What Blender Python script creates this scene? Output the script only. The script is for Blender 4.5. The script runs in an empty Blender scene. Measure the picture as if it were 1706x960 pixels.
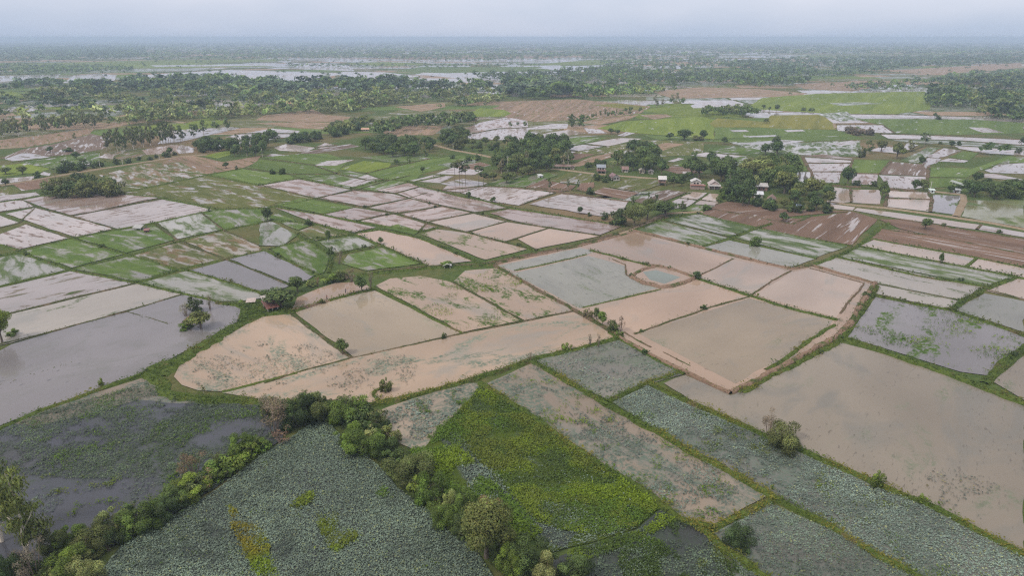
import bpy, math, random
import numpy as np
from mathutils import Vector

random.seed(7)
RNG = np.random.default_rng(7)
R = math.radians
sc = bpy.context.scene
COL = sc.collection

# ------------------------------------------------------------------ camera
H = 90.0                      # drone height above the fields
FPX, CX, CY, HORIZ = 1137.0, 853.0, 480.0, 62.0
PITCH = math.atan((CY - HORIZ) / FPX)
cam = bpy.data.cameras.new('camera')
cam.lens = 36.0 * FPX / 1706.0
cam.sensor_width = 36.0
cam.clip_start = 0.5
cam.clip_end = 80000
camo = bpy.data.objects.new('camera', cam)
camo.location = (0, 0, H)
camo.rotation_euler = (math.pi / 2 - PITCH, 0, 0)
COL.objects.link(camo)
sc.camera = camo

# ------------------------------------------------------------------ world and sun
SUN_EL, SUN_AZ = R(48), R(-125)     # azimuth measured from +Y towards +X: behind left of the camera
w = bpy.data.worlds.new('World')
sc.world = w
w.use_nodes = True
nt = w.node_tree
for n in list(nt.nodes):
    nt.nodes.remove(n)
out = nt.nodes.new('ShaderNodeOutputWorld')
bg = nt.nodes.new('ShaderNodeBackground')
bg.inputs['Strength'].default_value = 0.1
sky = nt.nodes.new('ShaderNodeTexSky')
sky.sky_type = 'NISHITA'
sky.sun_disc = False
sky.sun_elevation = SUN_EL
sky.sun_rotation = SUN_AZ
tc = nt.nodes.new('ShaderNodeTexCoord')
sep = nt.nodes.new('ShaderNodeSeparateXYZ')
nt.links.new(tc.outputs['Generated'], sep.inputs[0])
mp = nt.nodes.new('ShaderNodeMapping')
mp.inputs['Scale'].default_value = (1.2, 1.2, 4.0)
nt.links.new(tc.outputs['Generated'], mp.inputs[0])
nz = nt.nodes.new('ShaderNodeTexNoise')
nz.inputs['Scale'].default_value = 1.6
nz.inputs['Detail'].default_value = 5
nt.links.new(mp.outputs[0], nz.inputs['Vector'])
ad = nt.nodes.new('ShaderNodeMath'); ad.operation = 'MULTIPLY_ADD'
nt.links.new(nz.outputs[0], ad.inputs[0]); ad.inputs[1].default_value = 0.20
ad2 = nt.nodes.new('ShaderNodeMath'); ad2.operation = 'SUBTRACT'
nt.links.new(sep.outputs['Z'], ad2.inputs[0]); ad2.inputs[1].default_value = 0.05
nt.links.new(ad2.outputs[0], ad.inputs[2])
cr = nt.nodes.new('ShaderNodeValToRGB')
cr.color_ramp.elements[0].position = 0.035
cr.color_ramp.elements[0].color = (.40, .475, .62, 1)
cr.color_ramp.elements[1].position = 0.125
cr.color_ramp.elements[1].color = (.655, .66, .755, 1)
for p, c in ((.22, (.67, .655, .745)), (.45, (.40, .40, .45)), (.7, (.70, .68, .68)), (1.0, (1.45, 1.38, 1.28))):
    e = cr.color_ramp.elements.new(p); e.color = (*c, 1)
nt.links.new(ad.outputs[0], cr.inputs[0])
sc10 = nt.nodes.new('ShaderNodeVectorMath'); sc10.operation = 'SCALE'
sc10.inputs['Scale'].default_value = 10.0
nt.links.new(cr.outputs[0], sc10.inputs[0])
mx = nt.nodes.new('ShaderNodeMix'); mx.data_type = 'RGBA'
mx.inputs['Factor'].default_value = 0.88
nt.links.new(sky.outputs[0], mx.inputs['A'])
nt.links.new(sc10.outputs[0], mx.inputs['B'])
nt.links.new(mx.outputs['Result'], bg.inputs['Color'])
nt.links.new(bg.outputs[0], out.inputs['Surface'])

sl = bpy.data.lights.new('sun', 'SUN')
sl.energy = 1.5
sl.angle = R(10)
sl.color = (1.0, 0.90, 0.75)
so = bpy.data.objects.new('sun', sl)
sd = Vector((math.sin(SUN_AZ) * math.cos(SUN_EL), math.cos(SUN_AZ) * math.cos(SUN_EL), math.sin(SUN_EL)))
so.rotation_euler = sd.to_track_quat('Z', 'Y').to_euler()
so.location = (0, 0, 400)
COL.objects.link(so)

sc.view_settings.view_transform = 'Standard'
sc.view_settings.look = 'None'
sc.view_settings.gamma = 1
sc.view_settings.exposure = 0.33
sc.view_settings.use_curve_mapping = False
sc.render.engine = 'CYCLES'
sc.cycles.use_denoising = False
sc.cycles.max_bounces = 5
sc.cycles.diffuse_bounces = 3
sc.cycles.glossy_bounces = 2
sc.cycles.transmission_bounces = 2
sc.cycles.transparent_max_bounces = 4
sc.cycles.volume_bounces = 1
sc.cycles.use_adaptive_sampling = False
sc.cycles.sample_clamp_indirect = 4
sc.cycles.pixel_filter_type = 'BLACKMAN_HARRIS'
sc.cycles.filter_width = 1.25

# ------------------------------------------------------------------ geometry helpers
SP, CP = math.sin(PITCH), math.cos(PITCH)

def ray(px, py):
    a = (px - CX) / FPX
    b = (CY - py) / FPX
    return np.array([a, CP + b * SP, -SP + b * CP])

def G(px, py):
    """The place on the ground seen at this point of the survey photograph."""
    d = ray(px, py)
    t = H / max(-d[2], 1e-4)
    return np.array([d[0] * t, d[1] * t])

def dist(px, py):
    g = G(px, py)
    return math.sqrt(g[0] ** 2 + g[1] ** 2 + H * H)

def size_at(px, py, wpx, hpx):
    """width and height in metres of a thing standing at px,py"""
    g = G(px, py)
    sl_ = g[1] * CP + H * SP
    wd = wpx * sl_ / FPX
    d = ray(px, py - hpx)
    return wd, max(0.3, H + d[2] * g[1] / d[1])

TAB = RNG.random((64, 64))
def vnoise(x, y, seed=0):
    x = np.asarray(x) + seed * 17.31; y = np.asarray(y) + seed * 9.77
    xi = np.floor(x).astype(int); yi = np.floor(y).astype(int)
    fx = x - xi; fy = y - yi
    fx = fx * fx * (3 - 2 * fx); fy = fy * fy * (3 - 2 * fy)
    a = TAB[xi % 64, yi % 64]; b = TAB[(xi + 1) % 64, yi % 64]
    c = TAB[xi % 64, (yi + 1) % 64]; d = TAB[(xi + 1) % 64, (yi + 1) % 64]
    return (a * (1 - fx) + b * fx) * (1 - fy) + (c * (1 - fx) + d * fx) * fy

def fbm(x, y, seed=0, o=4):
    s = 0; a = .5; t = 0
    for k in range(o):
        s = s + a * vnoise(x * 2 ** k, y * 2 ** k, seed + k); t += a; a *= .5
    return s / t

def inpoly(P, x, y):
    P = np.asarray(P); n = len(P); r = np.zeros(len(x), bool)
    j = n - 1
    for i in range(n):
        xi, yi = P[i]; xj, yj = P[j]
        if yi != yj:
            c = ((yi > y) != (yj > y)) & (x < (xj - xi) * (y - yi) / (yj - yi) + xi)
            r ^= c
        j = i
    return r

def sample_poly(P, per_m2, rng=RNG):
    P = np.asarray(P)
    lo, hi = P.min(0), P.max(0)
    n = int((hi - lo).prod() * per_m2)
    x = rng.uniform(lo[0], hi[0], n); y = rng.uniform(lo[1], hi[1], n)
    k = inpoly(P, x, y)
    return x[k], y[k]

def qmesh(name, Q, mats, col=None, midx=None, vn=None):
    """mesh of loose quads: Q (n,4,3), col (n,3) multiplies the material colour"""
    Q = np.ascontiguousarray(Q, dtype=np.float32)
    n = len(Q)
    if vn is not None:
        fl = (np.cross(Q[:, 1] - Q[:, 0], Q[:, 3] - Q[:, 0]) * vn).sum(1) < 0
        Q[fl] = Q[fl][:, ::-1]
    me = bpy.data.meshes.new(name)
    me.vertices.add(n * 4)
    me.vertices.foreach_set('co', Q.reshape(-1))
    me.loops.add(n * 4)
    me.loops.foreach_set('vertex_index', np.arange(n * 4, dtype=np.int32))
    me.polygons.add(n)
    me.polygons.foreach_set('loop_start', np.arange(0, n * 4, 4, dtype=np.int32))
    if midx is not None:
        me.polygons.foreach_set('material_index', np.asarray(midx, dtype=np.int32))
    for m in mats:
        me.materials.append(m)
    me.update(calc_edges=True)
    c = np.ones((n, 4), np.float32)
    if col is not None:
        c[:, :3] = col
    at = me.attributes.new('col', 'FLOAT_COLOR', 'POINT')
    at.data.foreach_set('color', np.repeat(c, 4, 0).reshape(-1))
    if vn is not None:      # leaves shade as the crown surface they make up
        me.polygons.foreach_set('use_smooth', np.ones(n, bool))
        vv = vn / (np.linalg.norm(vn, axis=1)[:, None] + 1e-9)
        me.normals_split_custom_set_from_vertices(np.repeat(vv, 4, 0).tolist())
    return me

def obj(name, me, parent=None, loc=None, **props):
    o = bpy.data.objects.new(name, me)
    COL.objects.link(o)
    if parent is not None:
        o.parent = parent
    if loc is not None:
        o.location = loc
    for k, v in props.items():
        if v is not None:
            o[k] = v
    return o

def box_q(x0, x1, y0, y1, z0, z1):
    v = [(x0, y0, z0), (x1, y0, z0), (x1, y1, z0), (x0, y1, z0), (x0, y0, z1), (x1, y0, z1), (x1, y1, z1), (x0, y1, z1)]
    f = [(0, 3, 2, 1), (4, 5, 6, 7), (0, 1, 5, 4), (1, 2, 6, 5), (2, 3, 7, 6), (3, 0, 4, 7)]
    return np.array([[v[i] for i in q] for q in f], float)

def tube_q(pts, rad, seg=6):
    pts = [np.array(p, float) for p in pts]
    rings = []
    for i, p in enumerate(pts):
        t = pts[min(i + 1, len(pts) - 1)] - pts[max(i - 1, 0)]
        t = t / (np.linalg.norm(t) + 1e-9)
        u = np.cross(t, (0.3, 1, 0.1)); u /= np.linalg.norm(u) + 1e-9
        v = np.cross(t, u)
        rings.append([p + rad[i] * (math.cos(a) * u + math.sin(a) * v) for a in [2 * math.pi * k / seg for k in range(seg)]])
    q = []
    for i in range(len(rings) - 1):
        for k in range(seg):
            q.append([rings[i][k], rings[i][(k + 1) % seg], rings[i + 1][(k + 1) % seg], rings[i + 1][k]])
    return np.array(q)

# ------------------------------------------------------------------ materials
def new_mat(name):
    m = bpy.data.materials.new(name); m.use_nodes = True
    t = m.node_tree
    return m, t, t.nodes['Principled BSDF']

def N(t, typ, **kw):
    n = t.nodes.new(typ)
    for k, v in kw.items():
        setattr(n, k, v)
    return n

def mixc(t, fac, a, b):
    m = N(t, 'ShaderNodeMix', data_type='RGBA')
    for s, v in (('Factor', fac), ('A', a), ('B', b)):
        if isinstance(v, (int, float)):
            m.inputs[s].default_value = v
        elif isinstance(v, tuple):
            m.inputs[s].default_value = (*v[:3], 1)
        else:
            t.links.new(v, m.inputs[s])
    return m.outputs['Result']

def math_(t, op, a, b=None, c=None):
    m = N(t, 'ShaderNodeMath', operation=op)
    for i, v in enumerate((a, b, c)):
        if v is None: continue
        if isinstance(v, (int, float)): m.inputs[i].default_value = v
        else: t.links.new(v, m.inputs[i])
    return m.outputs[0]

def noise(t, vec, scale, detail=5, rough=.55, dist_=0.0):
    n = N(t, 'ShaderNodeTexNoise')
    n.inputs['Scale'].default_value = scale
    n.inputs['Detail'].default_value = detail
    n.inputs['Roughness'].default_value = rough
    n.inputs['Distortion'].default_value = dist_
    t.links.new(vec, n.inputs['Vector'])
    return n.outputs[0]

def band(t, v, lo, hi, a=0.0, b=1.0):
    m = N(t, 'ShaderNodeMapRange', interpolation_type='SMOOTHSTEP')
    t.links.new(v, m.inputs['Value'])
    m.inputs['From Min'].default_value = lo; m.inputs['From Max'].default_value = hi
    m.inputs['To Min'].default_value = a; m.inputs['To Max'].default_value = b
    return m.outputs[0]

def mapping(t, vec, scale):
    m = N(t, 'ShaderNodeMapping')
    m.inputs['Scale'].default_value = scale
    t.links.new(vec, m.inputs[0])
    return m.outputs[0]

def thr(p):
    # noise threshold that leaves about the share p above it
    return 0.5 + 0.30 * (0.5 - p) * (1 + 0.6 * abs(0.5 - p))

def leaf_mat(name, transl=0.38, rough=.55, spec=.3):
    m, t, p = new_mat(name)
    a = N(t, 'ShaderNodeAttribute', attribute_name='col')
    oi = N(t, 'ShaderNodeObjectInfo')
    mm = N(t, 'ShaderNodeMix', data_type='RGBA', blend_type='MULTIPLY')
    mm.inputs['Factor'].default_value = 1
    t.links.new(a.outputs['Color'], mm.inputs['A']); t.links.new(oi.outputs['Color'], mm.inputs['B'])
    t.links.new(mm.outputs['Result'], p.inputs['Base Color'])
    p.inputs['Roughness'].default_value = rough
    p.inputs['Specular IOR Level'].default_value = spec
    if transl:
        tr = N(t, 'ShaderNodeBsdfTranslucent')
        t.links.new(mm.outputs['Result'], tr.inputs['Color'])
        ms = N(t, 'ShaderNodeMixShader'); ms.inputs[0].default_value = transl
        t.links.new(p.outputs[0], ms.inputs[1]); t.links.new(tr.outputs[0], ms.inputs[2])
        t.links.new(ms.outputs[0], t.nodes['Material Output'].inputs['Surface'])
    return m

M_LEAF = leaf_mat('leaves')
M_LOTUS = leaf_mat('lotus_leaves', 0.1, .45, .4)
M_GRASS = leaf_mat('grass_blades', 0.35, .6, .2)

def plain_mat(name, c, rough=.8, var=.25, scale=3.0, metal=0.0, objcol=False):
    m, t, p = new_mat(name)
    tcn = N(t, 'ShaderNodeTexCoord')
    n = noise(t, tcn.outputs['Object'], scale, 6)
    d = tuple(x * (1 - var) for x in c); l = tuple(min(1, x * (1 + var)) for x in c)
    t.links.new(mixc(t, band(t, n, .3, .7), d, l), p.inputs['Base Color'])
    p.inputs['Roughness'].default_value = rough
    p.inputs['Metallic'].default_value = metal
    return m

M_BARK = plain_mat('bark', (.16, .13, .10), .9, .4, 6)
M_PALE = plain_mat('pale_bark', (.58, .52, .44), .85, .3, 6)
M_TWIG = plain_mat('twigs', (.20, .155, .125), .9, .3, 6)

def field_mat(name, A, B=(.15, .1, .07), C=(.06, .1, .03), pB=0.0, pC=0.0, sB=.05, sC=.06, st=(1, 1), soft=.05,
              rA=.06, speck=0.0, furrow=0.0, Bwet=.75, Cfine=0.0):
    """A open water, B mud, C plants; sB,sC patch scales (1/m); st stretch along/across the field"""
    m, t, p = new_mat(name)
    uv = N(t, 'ShaderNodeUVMap', uv_map='field')
    vec = uv.outputs[0]
    oi = N(t, 'ShaderNodeObjectInfo')
    col = None
    # slow tone drift inside the water
    drift = noise(t, mapping(t, vec, (.012, .02, 1)), 1.0, 4)
    colA = mixc(t, band(t, drift, .3, .7), tuple(x * .82 for x in A), tuple(min(1, x * 1.14) for x in A))
    grey_sheen = noise(t, mapping(t, vec, (.03, .055, 1)), 1.0, 6, .6, 1.2)     # greyish swirls, sky sheen painted into the water colour
    g_ = sum(A) / 3
    colA = mixc(t, band(t, grey_sheen, .50, .68, 0, .55), colA, (g_ * .80, g_ * .80, g_ * .74))
    ripple = band(t, noise(t, mapping(t, vec, (.02, .05, 1)), 1.0, 4, .6, .6), .42, .62)
    rough = None
    col = colA
    msk = None
    if speck:
        ns = noise(t, mapping(t, vec, (.35 * st[0], .6 * st[1], 1)), 1.0, 5, .65)
        nb = noise(t, mapping(t, vec, (.03, .05, 1)), 1.0, 3)
        s_ = math_(t, 'MULTIPLY', band(t, ns, thr(speck) - .02, thr(speck) + .05), band(t, nb, .42, .6))
        col = mixc(t, math_(t, 'MULTIPLY', s_, .75), col, tuple(x * .5 for x in A))
    if pB > 0:
        nB = noise(t, mapping(t, vec, (sB * st[0], sB * st[1], 1)), 1.0, 7, .62, .4)
        mB = band(t, nB, thr(pB) - soft, thr(pB) + soft)
        cB = noise(t, mapping(t, vec, (.5 * st[0], .8 * st[1], 1)), 1.0, 5)
        if furrow:
            wv = N(t, 'ShaderNodeTexWave', wave_type='BANDS', bands_direction='Y')
            wv.inputs['Scale'].default_value = furrow
            wv.inputs['Distortion'].default_value = 2.5
            wv.inputs['Detail'].default_value = 3
            wv.inputs['Detail Scale'].default_value = 1.5
            t.links.new(vec, wv.inputs['Vector'])
            cB = math_(t, 'MULTIPLY_ADD', wv.outputs['Fac'], .22, math_(t, 'MULTIPLY', cB, .78))
        cE = noise(t, mapping(t, vec, (.008, .09, 1)), 1.0, 5, .65)
        cB = math_(t, 'MULTIPLY_ADD', cE, .5, math_(t, 'MULTIPLY', cB, .5))
        colB = mixc(t, band(t, cB, .36, .64), tuple(x * .66 for x in B), tuple(x * 1.25 for x in B))
        col = mixc(t, mB, col, colB)
        msk = math_(t, 'MULTIPLY', mB, Bwet)
    if pC > 0:
        nC = noise(t, mapping(t, vec, (sC * st[0], sC * st[1], 1)), 1.0, 8, .66, .5)
        mC = band(t, nC, thr(pC) - soft, thr(pC) + soft)
        if Cfine:
            nf = noise(t, mapping(t, vec, (Cfine, Cfine, 1)), 1.0, 4, .7)
            mC = math_(t, 'MULTIPLY', mC, band(t, nf, .38, .56))
        cC = noise(t, mapping(t, vec, (.25, .3, 1)), 1.0, 6, .7)
        cD = noise(t, mapping(t, vec, (.006, .07, 1)), 1.0, 5, .65)
        cc = math_(t, 'MULTIPLY_ADD', cC, .5, math_(t, 'MULTIPLY', cD, .5))
        colC = mixc(t, band(t, cc, .36, .64), (C[0] * .68, C[1] * .74, C[2] * .72), (C[0] * 1.28, C[1] * 1.2, C[2] * 1.2))
        col = mixc(t, mC, col, colC)
        msk = mC if msk is None else math_(t, 'MAXIMUM', msk, mC)
    # every field a little different
    hs = N(t, 'ShaderNodeHueSaturation')
    t.links.new(col, hs.inputs['Color'])
    t.links.new(math_(t, 'MULTIPLY_ADD', oi.outputs['Random'], .24, .88), hs.inputs['Value'])
    t.links.new(hs.outputs[0], p.inputs['Base Color'])
    if msk is not None:
        r = N(t, 'ShaderNodeMapRange')
        t.links.new(msk, r.inputs['Value'])
        t.links.new(math_(t, 'MULTIPLY_ADD', ripple, .13, rA * .6), r.inputs['To Min']); r.inputs['To Max'].default_value = .8
        t.links.new(r.outputs[0], p.inputs['Roughness'])
        s2 = N(t, 'ShaderNodeMapRange')
        t.links.new(msk, s2.inputs['Value'])
        s2.inputs['To Min'].default_value = .5; s2.inputs['To Max'].default_value = .12
        t.links.new(s2.outputs[0], p.inputs['Specular IOR Level'])
    else:
        t.links.new(math_(t, 'MULTIPLY_ADD', ripple, .13, rA * .6), p.inputs['Roughness'])
    p.inputs['IOR'].default_value = 1.33
    bp = N(t, 'ShaderNodeBump')
    bp.inputs['Strength'].default_value = .12
    bp.inputs['Distance'].default_value = .03
    t.links.new(noise(t, mapping(t, vec, (1.1, 1.7, 1)), 1.0, 4), bp.inputs['Height'])
    t.links.new(bp.outputs[0], p.inputs['Normal'])
    return m

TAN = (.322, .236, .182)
FM = {}
def fm(k, *a, **kw): FM[k] = field_mat('field_' + k, *a, **kw)
fm('tan', TAN, speck=.12)
fm('tanpale', (.36, .285, .24), speck=.10)
fm('tanmid', (.275, .225, .17), speck=.2, pC=.10, C=(.15, .17, .12), sC=.05, st=(1, 2), soft=.07, Cfine=.8)
fm('tanlily', (.325, .245, .185), C=(.15, .18, .145), pC=.34, sC=.045, st=(1, 2.2), soft=.06, Cfine=.9)
fm('tanshade', (.235, .19, .15), C=(.115, .145, .12), pC=.55, sC=.05, st=(1, 2.2), soft=.07, Cfine=.9)  # near lily water, cloud shade put into a darker tan
fm('tanweed', (.335, .25, .19), C=(.06, .105, .025), pC=.36, sC=.06, st=(1, 1.8), soft=.04, Cfine=.7, speck=.15)
fm('greytan', (.225, .195, .16), speck=.22, pC=.12, C=(.13, .16, .11), sC=.04, st=(1, 2), soft=.08, Cfine=.8)  # foreground water, darkened in its colour to stand for cloud shade
fm('greytanpale', (.29, .265, .24), speck=.15, pC=.18, C=(.10, .13, .07), sC=.05, st=(1, 3), soft=.05, Cfine=.7)
fm('greenpond', (.17, .17, .085), speck=.1, pC=.25, C=(.08, .12, .04), sC=.04, soft=.09)
fm('grey', (.175, .165, .175), speck=.14)
fm('greygreen', (.20, .20, .178), speck=.28, pC=.2, C=(.12, .145, .105), sC=.06, st=(1, 2), soft=.06, Cfine=.9)
fm('greylily', (.20, .19, .165), C=(.13, .165, .125), pC=.45, sC=.05, st=(1, 1.8), soft=.09, Cfine=1.0)
fm('darklily', (.060, .063, .078), C=(.045, .065, .04), pC=.45, sC=.03, soft=.08, Cfine=1.1)
fm('lotuspale', (.145, .145, .13), C=(.12, .155, .13), pC=.6, sC=.05, st=(1, 2), soft=.1, Cfine=1.3)
fm('lotus', (.04, .046, .046), C=(.06, .08, .062), pC=.6, sC=.06, soft=.1, Cfine=1.6)
fm('greyweed', (.19, .18, .19), C=(.06, .11, .02), pC=.3, sC=.05, st=(1, 2), soft=.03, Cfine=.5, speck=.25)
fm('pinkwet', (.31, .245, .225), B=(.185, .125, .095), pB=.40, sB=.06, st=(1, 3), soft=.045, Bwet=.4, speck=.25)
fm('wetgrey', (.28, .25, .25), B=(.16, .13, .10), pB=.30, sB=.07, st=(1, 3), soft=.035, Bwet=.5, C=(.075, .105, .035), pC=.16, sC=.07)
fm('brightwet', (.33, .285, .275), B=(.17, .125, .105), pB=.30, sB=.09, st=(1, 4), soft=.035, Bwet=.5, speck=.25, rA=.09)
fm('green', (.22, .21, .17), C=(.098, .145, .04), pC=.86, sC=.06, st=(1, 3), soft=.03)
fm('greenwet', (.225, .21, .185), C=(.088, .138, .036), pC=.66, sC=.06, st=(1, 2.6), soft=.085, speck=.2)
fm('greygreenwet', (.255, .25, .23), C=(.085, .122, .05), pC=.5, sC=.055, st=(1, 3), soft=.09, speck=.2)
fm('yellowgreen', (.24, .22, .18), C=(.135, .18, .034), pC=.88, sC=.05, st=(1, 4), soft=.035)
fm('gold', (.2, .2, .15), C=(.155, .155, .038), pC=.9, sC=.04, st=(1, 4), soft=.05)
fm('olive', (.25, .23, .2), B=(.15, .12, .065), pB=.45, sB=.06, st=(1, 3), C=(.105, .118, .04), pC=.66, sC=.05, soft=.05, Bwet=1)
fm('browngreen', (.25, .22, .19), B=(.165, .12, .072), pB=.5, sB=.06, st=(1, 3), C=(.09, .105, .04), pC=.48, sC=.05, soft=.06, Bwet=1)
fm('mud', (.34, .295, .28), B=(.165, .108, .08), pB=.78, sB=.035, st=(.6, 9), soft=.025, furrow=.35, Bwet=.9)
fm('darkmud', (.31, .27, .26), B=(.135, .10, .08), pB=.68, sB=.04, st=(.8, 6), soft=.03, furrow=.3, Bwet=.85)
fm('dry', (.34, .3, .28), B=(.26, .185, .135), pB=.84, sB=.04, st=(1, 7), soft=.04, Bwet=1, C=(.13, .13, .055), pC=.28, sC=.04)
fm('stripes', (.42, .41, .42), B=(.10, .09, .07), pB=.45, sB=.02, st=(1, 26), soft=.03, Bwet=.8)
fm('weed', (.07, .085, .075), C=(.05, .075, .012), pC=.75, sC=.07, soft=.06)
fm('teal', (.16, .185, .165), speck=.05)

def ground_mat():
    m, t, p = new_mat('ground_grass')
    g = N(t, 'ShaderNodeNewGeometry')
    v = g.outputs['Position']
    n1 = noise(t, v, .02, 6, .6)
    n2 = noise(t, v, .35, 6, .7)
    n3 = noise(t, v, .004, 5, .6)
    a = mixc(t, band(t, n2, .3, .7), (.045, .075, .02), (.085, .115, .035))
    b = mixc(t, band(t, n2, .3, .7), (.085, .085, .035), (.13, .12, .05))
    c = mixc(t, band(t, n1, .46, .62), a, b)
    c = mixc(t, band(t, n3, .52, .62), c, (.17, .125, .075))
    t.links.new(c, p.inputs['Base Color'])
    p.inputs['Roughness'].default_value = .95
    p.inputs['Specular IOR Level'].default_value = .1
    return m

def bund_mat(name, lo, hi, soil, psoil):
    m, t, p = new_mat(name)
    g = N(t, 'ShaderNodeNewGeometry')
    v = g.outputs['Position']
    n1 = noise(t, v, .9, 6, .7); n2 = noise(t, v, .12, 5, .6)
    c = mixc(t, band(t, n1, .3, .7), lo, hi)
    n3 = noise(t, v, .7, 5, .7)
    s = mixc(t, band(t, n3, .3, .7), tuple(x * .75 for x in soil), tuple(x * 1.2 for x in soil))
    c = mixc(t, band(t, n2, thr(psoil) - .05, thr(psoil) + .05), c, s)
    t.links.new(c, p.inputs['Base Color'])
    p.inputs['Roughness'].default_value = .95
    p.inputs['Specular IOR Level'].default_value = .1
    bp = N(t, 'ShaderNodeBump'); bp.inputs['Distance'].default_value = .25; bp.inputs['Strength'].default_value = .8
    t.links.new(noise(t, v, 1.6, 5, .7), bp.inputs['Height'])
    t.links.new(bp.outputs[0], p.inputs['Normal'])
    return m

BM = {
    'grass': bund_mat('bund_grass', (.05, .08, .016), (.10, .135, .03), (.12, .10, .05), .15),
    'thin': bund_mat('bund_low', (.045, .055, .022), (.085, .09, .038), (.13, .10, .065), .35),
    'dirt': bund_mat('bund_dirt', (.165, .112, .082), (.25, .172, .128), (.07, .09, .03), .30),
    'dark': bund_mat('bund_soil', (.10, .075, .05), (.16, .115, .08), (.065, .08, .03), .35),
    'road': bund_mat('road_earth', (.21, .165, .12), (.30, .24, .175), (.24, .18, .12), .25),
}

# ------------------------------------------------------------------ haze and ground
GX = 26000.0
me = bpy.data.meshes.new('ground')
gx = np.concatenate([-np.geomspace(GX, 400, 9), np.linspace(-300, 300, 5), np.geomspace(400, GX, 9)])
gy = np.concatenate([np.linspace(-200, 1000, 8), np.geomspace(1400, GX, 9)])
gv = [(x, y, 0.0) for y in gy for x in gx]
nx = len(gx)
gf = [(j * nx + i, j * nx + i + 1, (j + 1) * nx + i + 1, (j + 1) * nx + i) for j in range(len(gy) - 1) for i in range(nx - 1)]
me.from_pydata(gv, [], gf)
me.materials.append(ground_mat())
obj('ground', me, kind='structure')

hz = bpy.data.meshes.new('haze')
hv = [(x, y, z) for z in (-1.5, H + 8) for y in (-600, GX + 300) for x in (-GX - 300, GX + 300)]
hz.from_pydata(hv, [], [(0, 2, 3, 1), (4, 5, 7, 6), (0, 1, 5, 4), (1, 3, 7, 5), (3, 2, 6, 7), (2, 0, 4, 6)])
hm = bpy.data.materials.new('haze_air'); hm.use_nodes = True
t = hm.node_tree
t.nodes.remove(t.nodes['Principled BSDF'])
pv = t.nodes.new('ShaderNodeVolumePrincipled')
pv.inputs['Color'].default_value = (.57, .72, .97, 1)
pv.inputs['Density'].default_value = 1.75e-4
pv.inputs['Anisotropy'].default_value = 0.0
t.links.new(pv.outputs[0], t.nodes['Material Output'].inputs['Volume'])
hz.materials.append(hm)
obj('haze', hz, kind='stuff')

# ------------------------------------------------------------------ fields
NF = [0]
def field(kind, pts, name='paddy_field', world=False, jit=True):
    P = np.array([G(*p) for p in pts]) if not world else np.array(pts, float)
    # direction of the longest side
    E = np.roll(P, -1, 0) - P
    k = np.argmax((E ** 2).sum(1)); ang = math.atan2(E[k][1], E[k][0])
    d = math.sqrt((P.mean(0) ** 2).sum())
    Q = []
    step = max(3.0, d * .02)
    for i in range(len(P)):
        a, b = P[i], P[(i + 1) % len(P)]
        n = max(1, min(40, int(np.linalg.norm(b - a) / step)))
        for s in range(n):
            q = a + (b - a) * s / n
            if jit and s:
                q = q + RNG.normal(0, .12 * step * .3, 2)
            Q.append(q)
    z = 0.02 + 0.0012 * NF[0]; NF[0] += 1
    me = bpy.data.meshes.new(name)
    me.from_pydata([(x, y, z) for x, y in Q], [], [tuple(range(len(Q)))])
    if me.polygons[0].normal.z < 0:
        me.flip_normals()
    me.materials.append(FM[kind])
    uv = me.uv_layers.new(name='field')
    c, s = math.cos(-ang), math.sin(-ang)
    ox, oy = RNG.uniform(0, 3000, 2)
    for lp in me.loops:
        x, y, _ = me.vertices[lp.vertex_index].co
        uv.data[lp.index].uv = (x * c - y * s + ox, x * s + y * c + oy)
    return obj(name, me, kind='structure')

# -- far patchwork first (lowest sheets)
def far_patchwork():
    rg = np.random.default_rng(21)
    kinds = ['olive', 'browngreen', 'wetgrey', 'dry', 'yellowgreen', 'greygreenwet', 'brightwet', 'green']
    buckets = {k: [] for k in kinds}
    ang = R(14); c, s = math.cos(ang), math.sin(ang)
    y = 700.0
    while y < 11000:
        dh = 45 + y * .018
        x = -y * 1.05 - 200
        while x < y * 1.05 + 200:
            dw = (70 + y * .03) * rg.uniform(.7, 1.6)
            cx, cy = x + dw / 2, y + dh / 2
            m = fbm(cx / 900, cy / 700, 3)
            m2 = fbm(cx / 600, cy / 400, 11)
            if rg.random() < .78:
                if m > .53: k = rg.choice(['wetgrey', 'brightwet', 'greygreenwet', 'dry', 'wetgrey'])
                elif m2 > .52: k = rg.choice(['yellowgreen', 'olive', 'green', 'greygreenwet', 'dry'])
                else: k = rg.choice(['browngreen', 'olive', 'dry', 'olive', 'green'])
                q = [(x + 2, y + 2), (x + dw - 2, y + 2), (x + dw - 2, y + dh - 2), (x + 2, y + dh - 2)]
                q = [(a + rg.normal(0, 4), b + rg.normal(0, 4)) for a, b in q]
                q = [(a * c + b * s * .25, b + a * s * .25) for a, b in q]
                buckets[k].append(q)
            x += dw
        y += dh
    for k, L in buckets.items():
        if not L: continue
        z = 0.02 + 0.0012 * NF[0]; NF[0] += 1
        Q = np.array([[(a, b, z) for a, b in q] for q in L])
        me = qmesh('far_fields', Q, [FM[k]])
        uv = me.uv_layers.new(name='field')
        U = (Q[:, :, :2] + rg.uniform(0, 3000, (len(L), 1, 2))).reshape(-1, 2)
        uv.data.foreach_set('uv', U.reshape(-1).astype(np.float32))
        obj('far_fields', me, kind='structure')
far_patchwork()

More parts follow.
